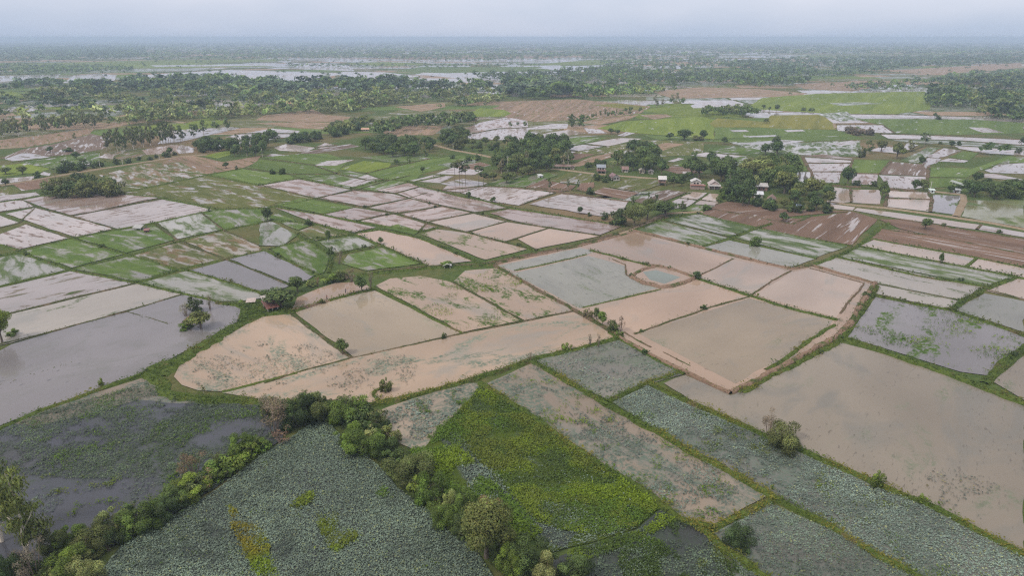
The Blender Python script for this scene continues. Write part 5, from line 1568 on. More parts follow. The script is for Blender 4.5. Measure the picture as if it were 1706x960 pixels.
for iw, (P, sp, hr, wr, tints) in enumerate(WOODS):
    pts = np.array(scatter(P, sp, rgw))
    n = len(pts)
    far = np.hypot(pts[:, 0], pts[:, 1]).mean()
    gap = fbm(pts[:, 0] / 70, pts[:, 1] / 110, 2)
    pts = pts[(gap > (.51 if iw in (0, 1, 2, 3) else .45)) | (rgw.random(n) < .12)]
    n = len(pts)
    h = rgw.uniform(hr[0], hr[1], n) * rgw.choice([.5, .7, .85, 1, 1, 1.25], n)
    wdt = h * wr * 1.15 * rgw.uniform(.8, 1.25, n)
    a = rgw.uniform(0, 6.28, n)
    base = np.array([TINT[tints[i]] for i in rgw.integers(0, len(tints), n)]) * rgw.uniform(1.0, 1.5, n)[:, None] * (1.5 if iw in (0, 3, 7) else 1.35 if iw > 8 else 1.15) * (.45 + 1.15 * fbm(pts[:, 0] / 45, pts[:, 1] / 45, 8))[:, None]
    ti = rgw.integers(0, 5 if 'euc' in tints or 'olive' in tints else 3, n)
    for v in range(5):
        k = np.where(ti == v)[0]
        if not len(k): continue
        Q, c, nv = TPL[v]
        if far > 1600: Q, c, nv = Q[:26], c[:26], nv[:26]
        ca, sa = np.cos(a[k]), np.sin(a[k])
        X = Q[None, :, :, 0]; Y = Q[None, :, :, 1]; Z = Q[None, :, :, 2]
        wq = wdt[k][:, None, None]
        W = np.stack([(X * ca[:, None, None] - Y * sa[:, None, None]) * wq + pts[k, 0][:, None, None],
                      (X * sa[:, None, None] + Y * ca[:, None, None]) * wq + pts[k, 1][:, None, None],
                      Z * h[k][:, None, None] + 0 * X], -1)
        allQ.append(W.reshape(-1, 4, 3))
        allC.append((c[None] * base[k][:, None, :]).reshape(-1, 3))
        allN.append(np.tile(nv, (len(k), 1)))
for (x, y, h, wd, kind, tint, lab, grp) in OVER:
    Q, c, nv = TPL[int(rgw.integers(0, 3))]
    allQ.append(Q * np.array([wd, wd, h]) + np.array([x, y, 0])); allC.append(c * np.array(TINT[tint])); allN.append(nv)
# single trees and hedgerows sprinkled over the far plain
xs, ys = [], []
y = 650.0
sp_pts = []
for _ in range(2600):
    y = 600 * (12000 / 600) ** rgw.uniform(0, 1)
    x = rgw.uniform(-1, 1) * (y * .8 + 60)
    m = fbm(x / 300, y / 200, 31)
    if m > .50 or rgw.random() < .12:
        sp_pts.append((x, y))
sp_pts = np.array(sp_pts)
# keep the open fields of the middle open
def topx(P):
    x, y = P[:, 0], P[:, 1]
    zc = y * CP + H * SP
    return CX + FPX * x / zc, CY - FPX * (y * SP - H * CP) / zc
u, v = topx(sp_pts)
sp_pts = sp_pts[(v < 128) | ((v < 160) & (rgw.random(len(v)) < .25))]
n = len(sp_pts)
h = rgw.uniform(6, 13, n)
Q, c, nv = TPL[0]; Q = Q[:26]; c = c[:26]
allN.append(np.tile(nv[:26], (n, 1)))
W = Q[None] * np.stack([h * 1.1, h * 1.1, h], -1)[:, None, None, :] + np.stack([sp_pts[:, 0], sp_pts[:, 1], 0 * h], -1)[:, None, None, :]
allQ.append(W.reshape(-1, 4, 3))
b_ = np.array(TINT['mid']) * rgw.uniform(.7, 1.2, n)[:, None]
allC.append((c[None] * b_[:, None, :]).reshape(-1, 3))
woods = qmesh('distant_woods', np.concatenate(allQ), [M_LEAF], np.concatenate(allC), vn=np.concatenate(allN))
obj('distant_woods', woods, kind='stuff')
print('lone', len(LONE), 'cluster', len(MANY), 'woods quads', len(woods.polygons))

# ------------------------------------------------------------------ floating lotus, weeds and grass (countless)
def pads(polys, name):
    QQ, CC = [], []
    for P, dens, thr_lo, sz, tint, seed in polys:
        sz, dens = sz * .74, dens * 1.5
        P = np.array([G(*p) for p in P])
        x, y = sample_poly(P, dens)
        u, v = topx(np.stack([x, y], 1))
        m = .6 * fbm(x / 11, y / 11, seed, 5) + .4 * fbm(x / 2.2, y / 2.2, seed + 2, 3)
        k = (v < 590 * 1.7) & (u > -40) & (u < 1750) & (m + RNG.uniform(-.05, .05, len(x)) > thr_lo)
        x, y, m = x[k], y[k], m[k]
        n = len(x)
        r = sz * np.clip(RNG.lognormal(-.12, .38, n), .4, 2.1)
        a = RNG.uniform(0, 6.28, n)
        z = .05 + np.abs(RNG.normal(0, .16, n)) * (RNG.random(n) < .75) + .38
        tx, ty = RNG.normal(0, .28, n), RNG.normal(0, .28, n)
        def pt(k_):
            dx = np.cos(a + k_ * math.pi / 3) * r; dy = np.sin(a + k_ * math.pi / 3) * r
            return np.stack([x + dx, y + dy, z + dx * tx + dy * ty + (.10 * r if k_ % 3 else 0)], -1)
        p = [pt(k_) for k_ in range(6)]
        QQ.append(np.stack([p[0], p[1], p[2], p[3]], 1)); QQ.append(np.stack([p[3], p[4], p[5], p[0]], 1))
        t = np.array(tint)[None] * (RNG.uniform(.74, 1.25, n) * (.55 + .9 * fbm(x / 16, y / 10, seed + 9, 3)) * np.clip(.6 + (m - thr_lo) * 3.0, .55, 1.2))[:, None]
        yl = RNG.random(n) < .09
        t[yl] *= np.array([1.5, 1.25, .75])
        CC += [t, t]
    me = qmesh(name, np.concatenate(QQ), [M_LOTUS], np.concatenate(CC))
    obj(name, me, kind='stuff')
    return len(me.polygons)

LO = (.112, .155, .118); LG = (.085, .125, .08); LT = (.145, .195, .16)
K_ = [(538,697),(568,728),(632,780),(660,815),(704,847),(776,894),(850,1010),(120,1010),(208,910),(284,866),(362,819),(432,764),(476,737)]
E3_ = [(1022,673),(1079,646),(1166,686),(1268,730),(1451,811),(1539,846),(1706,934),(1780,1010),(1590,1000),(1375,874),(1283,820),(1122,734)]
H_ = [(1284,842),(1375,882),(1524,964),(1560,1000),(1250,1000),(1196,890)]
J_ = [(900,1010),(905,945),(1000,906),(1062,886),(1100,854),(1150,876),(1188,892),(1238,1010)]
M_ = [(0,722),(59,694),(120,675),(245,640),(300,665),(345,673),(440,679),(470,735),(430,758),(340,780),(250,800),(120,800),(0,790)]
M2_ = [(0,790),(250,800),(430,760),(359,815),(280,858),(204,900),(130,920),(80,860),(0,850)]
F_ = [(815,642),(888,607),(950,646),(1012,681),(1122,743),(1276,829),(1184,877),(1150,870),(1079,821),(1020,785),(962,746),(877,686)]
G_ = [(800,646),(877,692),(960,754),(1018,791),(1077,828),(1097,850),(1060,880),(1000,896),(930,885),(880,860),(850,822),(815,785),(775,745),(735,735),(728,715),(770,682)]
npads = pads([
 (K_, 24, .25, .13, LO, 1), (E3_, 14, .36, .15, LT, 2), (H_, 13, .35, .14, LO, 3), (J_, 12, .42, .14, LG, 4),
 (M_, 14, .43, .14, (.065,.10,.05), 5), (M2_, 8, .565, .14, LO, 6), (F_, 9, .50, .15, LT, 7),
 ([(892,603),(1031,570),(1138,625),(1090,638),(1012,666),(950,637)], 3.2, .50, .19, LT, 8),
 ([(302,625),(310,608),(346,583),(420,570),(520,575),(575,598),(495,621),(370,652),(330,646)], 2.2, .53, .19, (.19,.20,.15), 9),
 ([(400,652),(500,625),(600,600),(700,590),(690,640),(620,670),(440,666)], 2.2, .545, .19, (.19,.20,.15), 10),
 ([(622,696),(690,668),(775,645),(760,690),(735,705),(700,743),(657,721)], 5, .50, .22, LT, 11),
 ([(760,770),(800,765),(850,820),(820,845),(790,830)], 4, .4, .24, LO, 12),
 ([(850,825),(960,850),(1040,875),(1060,884),(920,924),(860,880)], 9, .40, .14, LO, 14),
 ([(730,730),(756,722),(790,750),(830,790),(865,830),(890,870),(830,855),(780,815)], 9, .40, .14, LO, 15), (G_, 1.2, .50, .16, LT, 16),
 ([(1440,800),(1500,770),(1660,800),(1690,890),(1560,840)], 2.4, .54, .18, (.18,.19,.15), 13),
], 'lotus_leaves')

def blades(specs, name):
    """low herbs and grass: leaning leaves; specs: x, y, z, h, colour, leaves per tuft"""
    QQ, CC = [], []
    for x, y, z, h, c, nb in specs:
        n = len(x)
        for b in range(nb):
            a = RNG.uniform(0, 6.28, n); l = RNG.uniform(.35, 1.1, n) * h
            wv = h * RNG.uniform(.16, .34, n)
            hh = h * RNG.uniform(.25, .85, n)
            ox = RNG.normal(0, .35, n) * h; oy = RNG.normal(0, .35, n) * h
            b0 = np.stack([x + ox, y + oy, z + h * RNG.uniform(0, .5, n)], -1)
            tip = b0 + np.stack([np.cos(a) * l, np.sin(a) * l, hh * RNG.uniform(-.2, 1, n)], -1)
            tw = RNG.normal(0, .35, n)
            sd = np.stack([-np.sin(a) * wv, np.cos(a) * wv, tw * wv], -1)
            md = b0 * .45 + tip * .55 + np.stack([0 * a, 0 * a, .12 * h], -1)
            QQ.append(np.stack([b0, md + sd, tip, md - sd], 1))
            CC.append(c * RNG.uniform(.75, 1.25, n)[:, None])
    me = qmesh(name, np.concatenate(QQ), [M_GRASS], np.concatenate(CC))
    obj(name, me, kind='stuff')
    return len(me.polygons)

def weed_patch(P, dens, tlo, h, tints, seed, nb=3, fs=6.0):
    P = np.array([G(*p) for p in P])
    x, y = sample_poly(P, dens)
    u, v = topx(np.stack([x, y], 1))
    m = fbm(x / fs, y / fs, seed, 5) + RNG.uniform(-.06, .06, len(x))
    k = (v < 1000) & (m > tlo)
    x, y, m = x[k], y[k], m[k]
    f = np.clip((fbm(x / 14, y / 9, seed + 3, 4) - .4) / .2, 0, 1)[:, None]
    c = np.array(tints[0])[None] * (1 - f) + np.array(tints[1])[None] * f
    hh = h * RNG.uniform(.6, 1.2, len(x)) * np.clip(.6 + (m - tlo) * 3, .5, 1.3)
    return (x, y, np.full(len(x), .38), hh, c, nb)

YG, GG, OL = (.18, .262, .02), (.11, .19, .024), (.15, .19, .028)
nw = blades([
 weed_patch(G_, 26, .41, .5, (YG, OL), 21), weed_patch(G_, 10, .30, .4, ((.09,.14,.03), GG), 41),
 weed_patch([(690,740),(735,718),(775,755),(830,815),(905,890),(870,912),(800,870),(730,800),(680,770)], 15, .43, .6, (GG, YG), 22),
 weed_patch([(1040,905),(1090,900),(1130,930),(1160,985),(1050,985),(1030,940)], 20, .38, .42, ((.06, .10, .018), GG), 23),
 weed_patch([(1105,855),(1150,880),(1190,900),(1230,950),(1260,985),(1180,985),(1150,930),(1120,890)], 18, .42, .42, ((.06, .10, .018), OL), 24),
 weed_patch([(925,925),(1000,908),(1070,886),(1100,860),(1125,868),(1090,892),(1010,925),(950,945)], 16, .40, .45, ((.08, .13, .02), YG), 25),
 weed_patch([(378,845),(400,855),(418,875),(440,890),(450,935),(478,985),(440,985),(415,935),(392,890)], 22, .36, .55, (YG, (.22,.195,.02)), 26, fs=4),
 weed_patch([(530,860),(556,856),(580,872),(598,898),(580,910),(562,925),(548,915),(534,885)], 22, .42, .5, (OL, YG), 27, fs=4),
 weed_patch([(486,850),(500,832),(520,824),(526,832),(505,848)], 12, .35, .6, (YG, OL), 28),
 weed_patch([(625,825),(640,812),(645,828),(632,836)], 12, .4, .5, (YG, GG), 29),
 weed_patch(K_, .9, .60, .4, (GG, YG), 30, fs=3),
 weed_patch(E3_, 3, .585, .5, (GG, OL), 31, fs=5),
 weed_patch(H_, 2.5, .60, .45, (GG, OL), 32, fs=5),
 weed_patch(M_, 3, .56, .5, (GG, GG), 33, fs=7),
 weed_patch(M2_, 2.5, .60, .6, (GG, OL), 34, fs=3),
 weed_patch(F_, 2.5, .59, .5, (GG, YG), 35, fs=4),
 weed_patch([(626,478),(700,462),(752,472),(866,534),(770,553)], 1.6, .55, .6, (GG, YG), 36, 2, 7),
 weed_patch([(757,471),(778,453),(835,448),(880,470),(830,490),(790,488)], 1.6, .5, .6, (GG, YG), 37, 2, 7),
 weed_patch([(1461,497),(1584,520),(1704,564),(1700,580),(1652,626),(1600,619),(1500,588),(1414,563)], 1.6, .57, .7, ((.08,.15,.016), YG), 38, 2, 9),
 weed_patch([(690,665),(780,642),(800,642),(775,675),(730,690),(700,690)], 6, .52, .6, (GG, YG), 39),
], 'marsh_weeds')

# grass and low herbs on the bunds
BP = np.array(BUND_PTS)
d = BP[:, 4]
cnt = np.clip(BP[:, 5] * np.where(d < 180, 26, np.where(d < 300, 12, 6)) * np.clip(BP[:, 3] / .9, .5, 3), 0, 80)
rep = (cnt + RNG.random(len(cnt))).astype(int)
i_ = np.repeat(np.arange(len(BP)), rep)
hw = BP[i_, 3]
xx = BP[i_, 0] + RNG.normal(0, .55, len(i_)) * hw + RNG.normal(0, .5, len(i_))
yy = BP[i_, 1] + RNG.normal(0, .55, len(i_)) * hw + RNG.normal(0, .5, len(i_))
hh = np.clip(RNG.gamma(4, .085, len(i_)), .1, .9) * np.clip(d[i_] / 200, .9, 1.7) * np.where(BP[i_, 2] > .55, 1.25, .8)
tone = np.clip((fbm(xx / 11, yy / 11, 50, 3) - .38) / .24, 0, 1)[:, None]
cg = np.array((.085, .135, .018))[None] * (1 - tone) + np.array((.20, .19, .032))[None] * tone
far_ = np.clip((d[i_] - 150) / 150, 0, 1)[:, None]
cg = cg * (1 - far_) + far_ * (np.array((.060, .10, .022))[None] * (1 - tone * .5) + np.array((.11, .115, .035))[None] * tone * .5)
nb_ = blades([(xx, yy, np.maximum(0, BP[i_, 2] * .8), hh, cg, 2)], 'bund_grass')
print('pads', npads, 'weeds', nw, 'bund grass', nb_)

# ------------------------------------------------------------------ houses, huts, poles
PM = {}
def pm(c, rough=.8, var=.18, scale=1.2):
    k = (c, rough)
    if k not in PM:
        PM[k] = plain_mat('paint_%d' % len(PM), c, rough, var, scale)
    return PM[k]
DARK = (.03, .03, .035)

def wedge_q(x0, x1, y0, y1, z0, z1):
    """gable infill: triangle along x at both y ends"""
    xm = (x0 + x1) / 2
    q = []
    for y in (y0, y1):
        q.append([(x0, y, z0), (x1, y, z0), ((x1 + xm) / 2, y, (z0 + z1) / 2), (xm, y, z1)])
        q.append([(x0, y, z0), (xm, y, z1), ((x0 + xm) / 2, y, (z0 + z1) / 2), ((x0 * 3 + xm) / 4, y, (z0 * 3 + z1) / 4)])
    return np.array(q, float)

def slab_q(p, th):
    p = np.array(p, float); lo = p - np.array([0, 0, th])
    q = [p, lo[::-1]]
    for i in range(4):
        j = (i + 1) % 4
        q.append(np.array([p[i], lo[i], lo[j], p[j]]))
    return np.array(q)

def gable_q(w_, d_, z, rise, over=.5, th=.09):
    """ridge along the depth (y); gable faces -y"""
    x, y = w_ / 2 + over, d_ / 2 + over
    zz = z - rise * over / (w_ / 2)
    return np.concatenate([slab_q([(-x, -y, zz), (0, -y, z + rise), (0, y, z + rise), (-x, y, zz)], th),
                           slab_q([(x, y, zz), (0, y, z + rise), (0, -y, z + rise), (x, -y, zz)], th)])

def ridge_q(w_, d_, z, rise, over=.5, th=.09):
    """ridge along the width (x)"""
    q = gable_q(d_, w_, z, rise, over, th)
    return np.stack([-q[..., 1], q[..., 0], q[..., 2]], -1)

def house(px, py, wpx, dep, hw, rise, wall_c, roof_c, label, name='house', cat='house', rot=0.0, stilt=0.0, style='gable',
          windows=2, door=True, porch=None, lower=None, group=None, posts=4):
    g = G(px, py)
    sl_ = g[1] * CP + H * SP
    W = wpx * sl_ / FPX * .88
    D = dep * .8; hw *= .86; rise *= .8; stilt *= .8
    r = bpy.data.objects.new(name, None); COL.objects.link(r)
    r.location = (g[0], g[1] + D / 2, 0.0)
    r.rotation_euler = (0, 0, R(rot) - math.atan2(g[0], g[1]) * .5)
    r['label'] = label; r['category'] = cat
    if group: r['group'] = group
    z0 = stilt
    if hw > 0 and wall_c is not None:
        q = [box_q(-W / 2, W / 2, -D / 2, D / 2, z0 if z0 else -.1, z0 + hw)]
        if style == 'gable': q.append(wedge_q(-W / 2, W / 2, -D / 2 + .01, D / 2 - .01, z0 + hw, z0 + hw + rise * .95))
        obj('wall', qmesh('wall', np.concatenate(q), [pm(wall_c)]), r)
        ww = min(1.2, W * .2)
        for k in range(windows):
            cx = -W / 2 + W * (k + 1) / (windows + 1) + (ww * .3 if door else 0)
            zc = z0 + hw * .58
            f_ = obj('window', qmesh('window', np.concatenate([
                box_q(cx - ww / 2 - .08, cx + ww / 2 + .08, -D / 2 - .06, -D / 2 - .003, zc - .58, zc - .5),
                box_q(cx - ww / 2 - .08, cx + ww / 2 + .08, -D / 2 - .06, -D / 2 - .003, zc + .5, zc + .58),
                box_q(cx - ww / 2 - .08, cx - ww / 2, -D / 2 - .06, -D / 2 - .003, zc - .5, zc + .5),
                box_q(cx + ww / 2, cx + ww / 2 + .08, -D / 2 - .06, -D / 2 - .003, zc - .5, zc + .5)]), [pm((.3, .27, .24))]), r)
            obj('pane', qmesh('pane', box_q(cx - ww / 2, cx + ww / 2, -D / 2 - .03, -D / 2 - .004, zc - .5, zc + .5), [pm(DARK, .2)]), f_)
        if door:
            dx = -W / 2 + .25 + .45
            obj('door', qmesh('door', box_q(dx - .45, dx + .45, -D / 2 - .05, -D / 2 - .004, z0 + .05, z0 + min(2.0, hw * .85)), [pm((.14, .09, .06))]), r)
    if stilt or wall_c is None:
        hp = z0 if stilt else hw
        n = max(2, posts // 2)
        for i in range(n):
            for s in (-1, 1):
                x = -W / 2 + .15 + (W - .3) * i / (n - 1)
                obj('post', qmesh('post', box_q(x - .11, x + .11, s * (D / 2 - .2) - .11, s * (D / 2 - .2) + .11, -.1, hp), [pm((.5, .47, .43))]), r)
        if stilt > 1.2:
            obj('floor', qmesh('floor', box_q(-W / 2 - .1, W / 2 + .1, -D / 2 - .5, D / 2 + .1, z0 - .18, z0 - .004), [pm((.16, .11, .08))]), r)
            st = np.concatenate([box_q(W / 2 - 1.1, W / 2 - .2, -D / 2 - 1.6 + k * .22, -D / 2 - 1.3 + k * .22, z0 * k / 5, z0 * k / 5 + .08) for k in range(5)])
            obj('stairs', qmesh('stairs', st, [pm((.2, .14, .1))]), r)
    zt = z0 + hw
    rq = gable_q(W, D, zt + .004, rise) if style == 'gable' else ridge_q(W, D, zt + .004, rise) if style == 'ridge' else \
        slab_q([(-W / 2 - .4, -D / 2 - .5, zt + .05), (W / 2 + .4, -D / 2 - .5, zt + .05), (W / 2 + .4, D / 2 + .5, zt + rise), (-W / 2 - .4, D / 2 + .5, zt + rise)], .08)
    obj('roof', qmesh('roof', rq, [pm(roof_c, .5)]), r)
    if style == 'ridge' and wall_c is not None:
        wq = wedge_q(-D / 2, D / 2, -W / 2 + .01, W / 2 - .01, zt, zt + rise * .95)
        obj('gable', qmesh('gable', np.stack([-wq[..., 1], wq[..., 0], wq[..., 2]], -1), [pm(wall_c)]), r)
    if porch:
        pc, pd, pz = porch
        obj('porch_roof', qmesh('porch_roof', slab_q([(-W / 2 - .6, -D / 2 - pd, pz - .5), (W / 2 + .6, -D / 2 - pd, pz - .5), (W / 2 + .6, -D / 2 - .02, pz), (-W / 2 - .6, -D / 2 - .02, pz)], .07), [pm(pc, .5)]), r)
        for s in (-1, 0, 1):
            x = s * (W / 2 + .2)
            obj('porch_post', qmesh('porch_post', box_q(x - .08, x + .08, -D / 2 - pd + .2, -D / 2 - pd + .36, -.1, pz - .5), [pm((.5, .47, .43))]), r)
    if lower:
        lc, lw, lh = lower
        obj('lower_storey', qmesh('lower_storey', box_q(-W / 2 - .3, W / 2 + lw, -D / 2 - 1.2, D / 2 - .5, -.1, lh), [pm(lc)]), r)
        obj('lower_roof', qmesh('lower_roof', slab_q([(-W / 2 - .7, -D / 2 - 1.8, lh + .05), (W / 2 + lw + .5, -D / 2 - 1.8, lh + .05), (W / 2 + lw + .5, -D / 2 - .02, lh + .5), (-W / 2 - .7, -D / 2 - .02, lh + .5)], .07), [pm((.26, .12, .10), .6)]), r)
    return r

WH, CRM, GRY, BLU, RED, BRN, TIN, PNK = (.52, .49, .46), (.42, .37, .31), (.30, .30, .32), (.22, .25, .30), (.22, .10, .085), (.14, .095, .075), (.40, .39, .40), (.42, .35, .35)
house(1160, 315, 17, 7, 2.9, 1.7, WH, (.50, .49, .50), 'white two-storey house with grey gable roof and reddish ground floor', stilt=2.9, posts=4, windows=2, door=False, lower=((.36, .27, .24), 2.4, 2.5))
house(1191, 315, 19, 9, 3.4, 2.6, (.48, .38, .35), (.42, .37, .37), 'house with a big pinkish-white gable roof, right of the white two-storey house', windows=2, porch=(TIN, 2.6, 2.9))
house(1212, 319, 20, 4, 2.2, .8, BRN, (.20, .13, .11), 'low dark brown shed between the pinkish roof and the trees', 'shed', 'shed', style='ridge', windows=0)
house(1266, 318, 31, 11, 3.4, 1.7, (.30, .17, .14), TIN, 'long house under the widest light tin roof in the village', style='ridge', windows=3)
house(1263, 330, 20, 8, 2.8, 1.5, (.40, .38, .36), (.52, .54, .60), 'house with pale bluish roof below the widest tin roof', style='ridge', windows=2)
house(1288, 340, 13, 9, 3.2, 2.0, WH, (.22, .14, .12), 'small house with a white gable wall and one dark window', windows=1, door=False, rot=-14)
house(1333, 349, 11, 4, 2.0, .5, None, (.22, .28, .40), 'open shelter with a blue sheet roof at the edge of the ploughed field', 'shelter', 'shelter', style='shed', windows=0, door=False)
house(1002, 288, 15, 9, 2.8, 1.8, WH, BLU, 'house with a blue-grey roof and a red porch roof by the road', stilt=2.0, style='ridge', porch=((.19, .105, .095), 2.6, 2.3))
house(1024, 301, 16, 8, 2.9, 2.2, (.50, .47, .45), (.20, .12, .13), 'house with a dark purple-brown roof just below the road', rot=18, windows=2)
house(1042, 287, 11, 7, 2.6, 2.0, WH, (.20, .12, .11), 'small white house with a peaked red roof behind the road', style='ridge')
house(1070, 289, 9, 6, 2.8, 1.2, CRM, (.40, .37, .33), 'cream walled house half hidden by shade trees')
house(1085, 290, 8, 5, 2.4, 1.0, WH, (.38, .34, .36), 'tiny white house squeezed between two shade trees')
house(1104, 309, 13, 7, 2.6, 2.0, (.32, .20, .17), (.52, .51, .52), 'stilt cottage with a light grey roof beside the coconut palm', stilt=2.4, style='ridge')
house(1144, 294, 11, 6, 2.4, 1.2, (.55, .50, .52), (.42, .39, .41), 'pale lilac-white house behind the village, beside the wet red mud', style='ridge')
house(936, 282, 34, 6, 2.6, 1.2, None, (.17, .11, .10), 'long dark open shed with white posts by the road', 'shed', 'shed', style='ridge', posts=14, windows=0)
house(954, 282, 6, 4, 2.4, .8, (.62, .50, .46), (.22, .13, .11), 'little pinkish kiosk at the end of the long dark shed', 'kiosk', 'kiosk')
house(900, 297, 7, 4, 2.0, .7, (.55, .57, .6), (.5, .52, .54), 'tiny hut with a shiny white roof alone on the grass', 'hut', 'hut', style='shed', rot=25, windows=0)
house(447, 522, 20, 7, 2.2, 1.2, None, (.17, .075, .065), 'open hut with a rusty red roof under the wide tree at the fishing pond', 'hut', 'hut', style='shed', rot=24, posts=6)
house(441, 508, 11, 3, 2.6, .5, None, (.36, .32, .31), 'white sheet lean-to on top of the rusty red roof hut', 'lean_to', 'lean-to', style='shed', rot=24, posts=4)
house(417, 508, 13, 3, 1.3, .5, (.20, .15, .13), (.42, .35, .33), 'low shack with pinkish white sheets left of the rusty roof hut', 'shack', 'shack', style='shed', windows=0, door=False)
house(309, 543, 10, 4, 1.6, 1.0, None, (.40, .15, .09), 'small hut with an orange-red roof on the little island', 'hut', 'hut', style='gable', posts=4, rot=-15)
house(231, 384, 17, 5, 1.8, 1.2, None, (.33, .33, .34), 'grey thatched shelter in the bright wet paddies', 'shelter', 'shelter', style='gable', posts=6, rot=60)
house(243, 388, 7, 3, 1.5, .4, (.2, .08, .075), (.22, .10, .09), 'small red box cabin next to the grey thatched shelter', 'cabin', 'cabin', style='shed', windows=1, door=False)
house(745, 447, 12, 3, 1.6, .7, None, (.42, .42, .43), 'tiny white-roofed field shelter on the grassy path', 'shelter', 'shelter', style='gable', posts=4)
house(1596, 322, 10, 4, 2.4, .6, (.50, .52, .55), (.46, .49, .53), 'pale blue-white shed at the bend of the earth road', 'shed', 'shed', style='shed', windows=1)
house(1554, 322, 8, 4, 2.2, .5, (.62, .68, .68), (.55, .63, .62), 'mint-white cabin at the left end of the earth road', 'cabin', 'cabin', style='shed', windows=1, door=False)
house(701, 201, 10, 8, 2.8, 1.2, CRM, (.55, .54, .52), 'far hamlet house with the brightest white roof', style='ridge')
house(728, 198, 11, 8, 2.8, 1.2, CRM, (.45, .44, .43), 'far hamlet house with a greyish white roof, right of the brightest one', style='ridge')
house(608, 219, 14, 8, 2.6, 1.4, CRM, (.46, .27, .19), 'far house with an orange tiled roof among sunny trees', style='ridge')
house(650, 256, 13, 6, 2.6, .9, (.3, .27, .25), (.46, .45, .45), 'house with a pale roof in front of the tree belt over the vivid paddies', style='ridge')
house(786, 202, 19, 7, 2.6, 1.3, (.40, .25, .19), (.30, .17, .13), 'long brown roofed barn at the edge of the brown plain', 'barn', 'barn', style='ridge')
house(138, 278, 19, 6, 2.2, .8, (.3, .27, .25), (.56, .56, .57), 'shed with a flat pale roof by the left track', 'shed', 'shed', style='shed', windows=0)
house(468, 175, 9, 12, 3.2, 3.0, CRM, (.52, .28, .17), 'left one of two orange roofs deep in the left woods', style='ridge')
house(482, 175, 11, 12, 3.2, 3.0, CRM, (.50, .26, .16), 'right one of two orange roofs deep in the left woods', style='ridge')
house(858, 161, 12, 8, 3.0, 1.2, CRM, (.5, .49, .48), 'white roofed house alone at the foot of the far dark woods', style='ridge')

# white framed net house above the pond hedge
g = G(1609, 313); sl_ = g[1] * CP + H * SP
r = bpy.data.objects.new('net_house', None); COL.objects.link(r); r.location = (g[0], g[1], 0)
r['label'] = 'narrow white framed net house beside the green paddy'; r['category'] = 'net house'
Wn, Ln, Hn = 7 * sl_ / FPX, 15.0, 2.2
for k in range(6):
    y = Ln * k / 5
    obj('hoop', qmesh('hoop', tube_q([(-Wn / 2, y, -.1), (-Wn / 2, y, Hn * .6), (0, y, Hn), (Wn / 2, y, Hn * .6), (Wn / 2, y, -.1)], [.07] * 5, 5), [pm((.7, .7, .7))]), r)
obj('net_cover', qmesh('net_cover', np.concatenate([slab_q([(-Wn / 2, 0, Hn * .62), (0, 0, Hn + .05), (0, Ln, Hn + .05), (-Wn / 2, Ln, Hn * .62)], .03),
    slab_q([(Wn / 2, Ln, Hn * .62), (0, Ln, Hn + .05), (0, 0, Hn + .05), (Wn / 2, 0, Hn * .62)], .03)]), [pm((.30, .33, .32))]), r)

def pole(px, py, hpx, label, group='electricity poles along the track'):
    wd, ht = size_at(px, py, 1, hpx)
    g = G(px, py)
    r = bpy.data.objects.new('utility_pole', None); COL.objects.link(r); r.location = (g[0], g[1], 0)
    r['label'] = label; r['category'] = 'pole'; r['group'] = group
    obj('shaft', qmesh('shaft', tube_q([(0, 0, -.1), (0, 0, ht * .5), (0, 0, ht)], [.19, .16, .13], 6), [pm((.58, .56, .53))]), r)
    obj('crossarm', qmesh('crossarm', box_q(-.9, .9, -.2, -.135, ht * .93, ht * .93 + .14), [pm((.5, .48, .45))]), r)
    for s in (-.75, 0.3, .75):
        obj('insulator', qmesh('insulator', tube_q([(s, -.17, ht * .93 + .142), (s, -.17, ht * .93 + .4)], [.06, .04], 5), [pm((.35, .2, .15))]), r)
for a in [(167,279,12,'pale electricity pole on the left track, nearest the pale shed'), (205,276,10,'pale electricity pole, second from the pale shed on the left track'),
          (266,266,10,'pale electricity pole at the low bushes right of the flooded grove'), (395,240,8,'white pole rising from the copse above the brown field'),
          (846,290,30,'tall pole rising at the edge of the village wood'), (755,251,12,'pole beside the straight white road'), (1549,320,18,'pale yellow pole at the mint-white cabin'),
          (620,222,14,'pole at the orange roofed house in the far hamlet')]:
    pole(*a)
for k, (px, py) in enumerate([(198,324),(204,322),(207,322)]):
    wd, ht = size_at(px, py, 1.2, 6)
    g = G(px, py)
    o = obj('post', qmesh('post', np.concatenate([tube_q([(0, 0, -.1), (0, 0, ht * .9)], [.12, .11], 6), tube_q([(0, 0, ht * .9), (0, 0, ht)], [.16, .12], 6)]), [pm((.7, .68, .64))]), None, (g[0], g[1], 0),
            label='short white concrete post right of the dense bush clump', category='post', group='white posts by the bush clump')
    o.name = 'concrete_post'

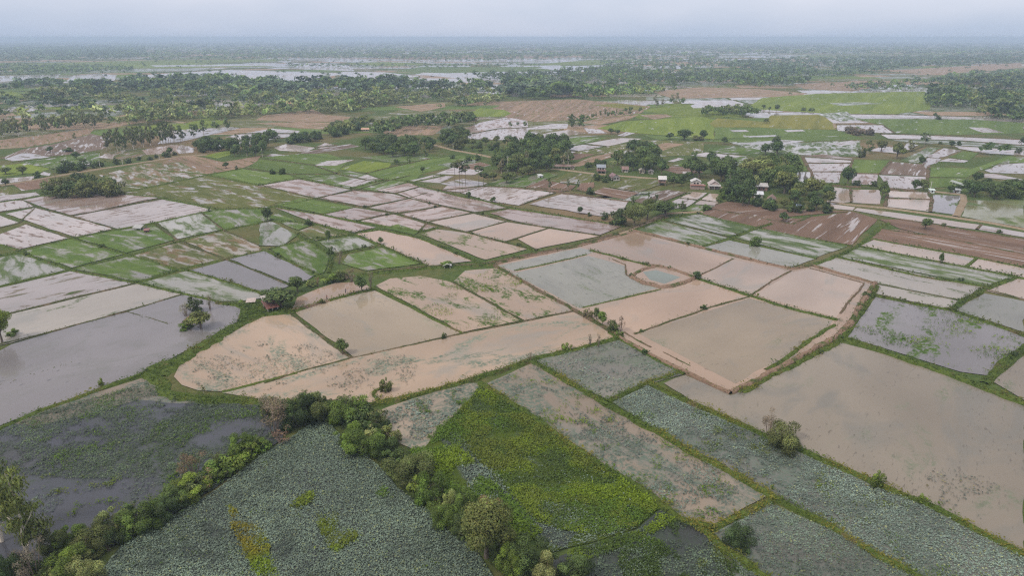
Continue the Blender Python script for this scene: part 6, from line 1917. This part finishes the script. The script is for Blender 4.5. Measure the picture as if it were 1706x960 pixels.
# ------------------------------------------------------------------ two people on the pond bank
SKIN, SHIRT1, TROU = pm((.30, .17, .11), .6), pm((.20, .05, .045)), pm((.035, .035, .05))
def skin_mesh(name, verts, edges, radii, mat, parent, root=0):
    me = bpy.data.meshes.new(name)
    me.from_pydata(verts, edges, [])
    o = obj(name, me, parent)
    md = o.modifiers.new('skin', 'SKIN')
    sv = me.skin_vertices[0].data
    for i, r_ in enumerate(radii):
        sv[i].radius = (r_, r_) if not isinstance(r_, tuple) else r_
        sv[i].use_root = (i == root)
    o.modifiers.new('sub', 'SUBSURF').levels = 2
    o.modifiers['sub'].render_levels = 2
    me.materials.append(mat)
    return o
def person(px, py, rot, lean, label, shirt):
    g = G(px, py)
    b = lean
    J = {'pel': (0, 0, .92), 'wst': (0, -.04 * b, 1.10), 'chs': (0, -.12 * b, 1.33), 'nek': (0, -.16 * b, 1.47), 'jaw': (0, -.20 * b - .02, 1.55), 'hed': (0, -.21 * b, 1.66), 'top': (0, -.20 * b, 1.72)}
    V = list(J.values()); E = [(0, 1), (1, 2), (2, 3), (3, 4), (4, 5), (5, 6)]; Rr = [(.15, .11), (.13, .10), (.17, .11), .055, .07, .095, .06]
    for s in (-1, 1):
        n = len(V)
        V += [(s * .19, -.12 * b, 1.40), (s * .24, -.22 - .1 * b, 1.16), (s * .17, -.46 - .12 * b, 1.10), (s * .15, -.54 - .12 * b, 1.10)]
        E += [(2, n), (n, n + 1), (n + 1, n + 2), (n + 2, n + 3)]; Rr += [.065, .045, .033, .04]
        h = len(V)
        for f in range(5):      # five curled fingers
            V.append((s * (.15 + .012 * (f - 2)), -.60 - .12 * b + (.03 if f == 4 else 0), 1.11 - .012 * f)); E.append((n + 3, h + f)); Rr.append(.010)
        m = len(V)
        V += [(s * .10, 0, .84), (s * .11, -.05, .48), (s * .12, 0, .09), (s * .13, -.14, .04)]
        E += [(0, m), (m, m + 1), (m + 1, m + 2), (m + 2, m + 3)]; Rr += [.095, .065, .045, .04]
    r = bpy.data.objects.new('person', None)
    COL.objects.link(r)
    r.location = (g[0], g[1], .55); r.rotation_euler = (0, 0, rot)
    r['label'] = label; r['category'] = 'person'
    skin_mesh('body', V, E, Rr, SKIN, r)
    sh = [J['wst'], J['chs'], (0, -.15 * b, 1.44)]; ev = [(0, 1), (1, 2)]; rr = [(.165, .13), (.2, .14), .08]
    for s in (-1, 1):
        n = len(sh); sh += [(s * .2, -.12 * b, 1.40), (s * .235, -.18 - .08 * b, 1.22)]; ev += [(1, n), (n, n + 1)]; rr += [.085, .07]
    skin_mesh('shirt', sh, ev, rr, shirt, r)
    tr = [(0, 0, 1.04), (0, 0, .92)]; ev = [(0, 1)]; rr = [(.16, .125), (.175, .135)]
    for s in (-1, 1):
        n = len(tr); tr += [(s * .10, 0, .82), (s * .11, -.05, .48), (s * .12, 0, .16)]; ev += [(1, n), (n, n + 1), (n + 1, n + 2)]; rr += [.115, .085, .07]
    skin_mesh('trousers', tr, ev, rr, TROU, r, 1)
    hb = np.array(J['hed'])
    obj('hat', qmesh('hat', np.concatenate([tube_q([hb + (0, 0, .02), hb + (0, 0, .05)], [.24, .17], 12), tube_q([hb + (0, 0, .05), hb + (0, 0, .14), hb + (0, 0, .17)], [.12, .10, .02], 12)]), [pm((.10, .08, .07))]), r)
    return r
person(545, 502, R(170), .3, 'person in a dark red shirt standing on the narrow bank of the fishing pond', SHIRT1)
person(576, 491, R(150), .8, 'person in dark clothes leaning forward at the corner of the fishing pond', pm((.05, .045, .06)))
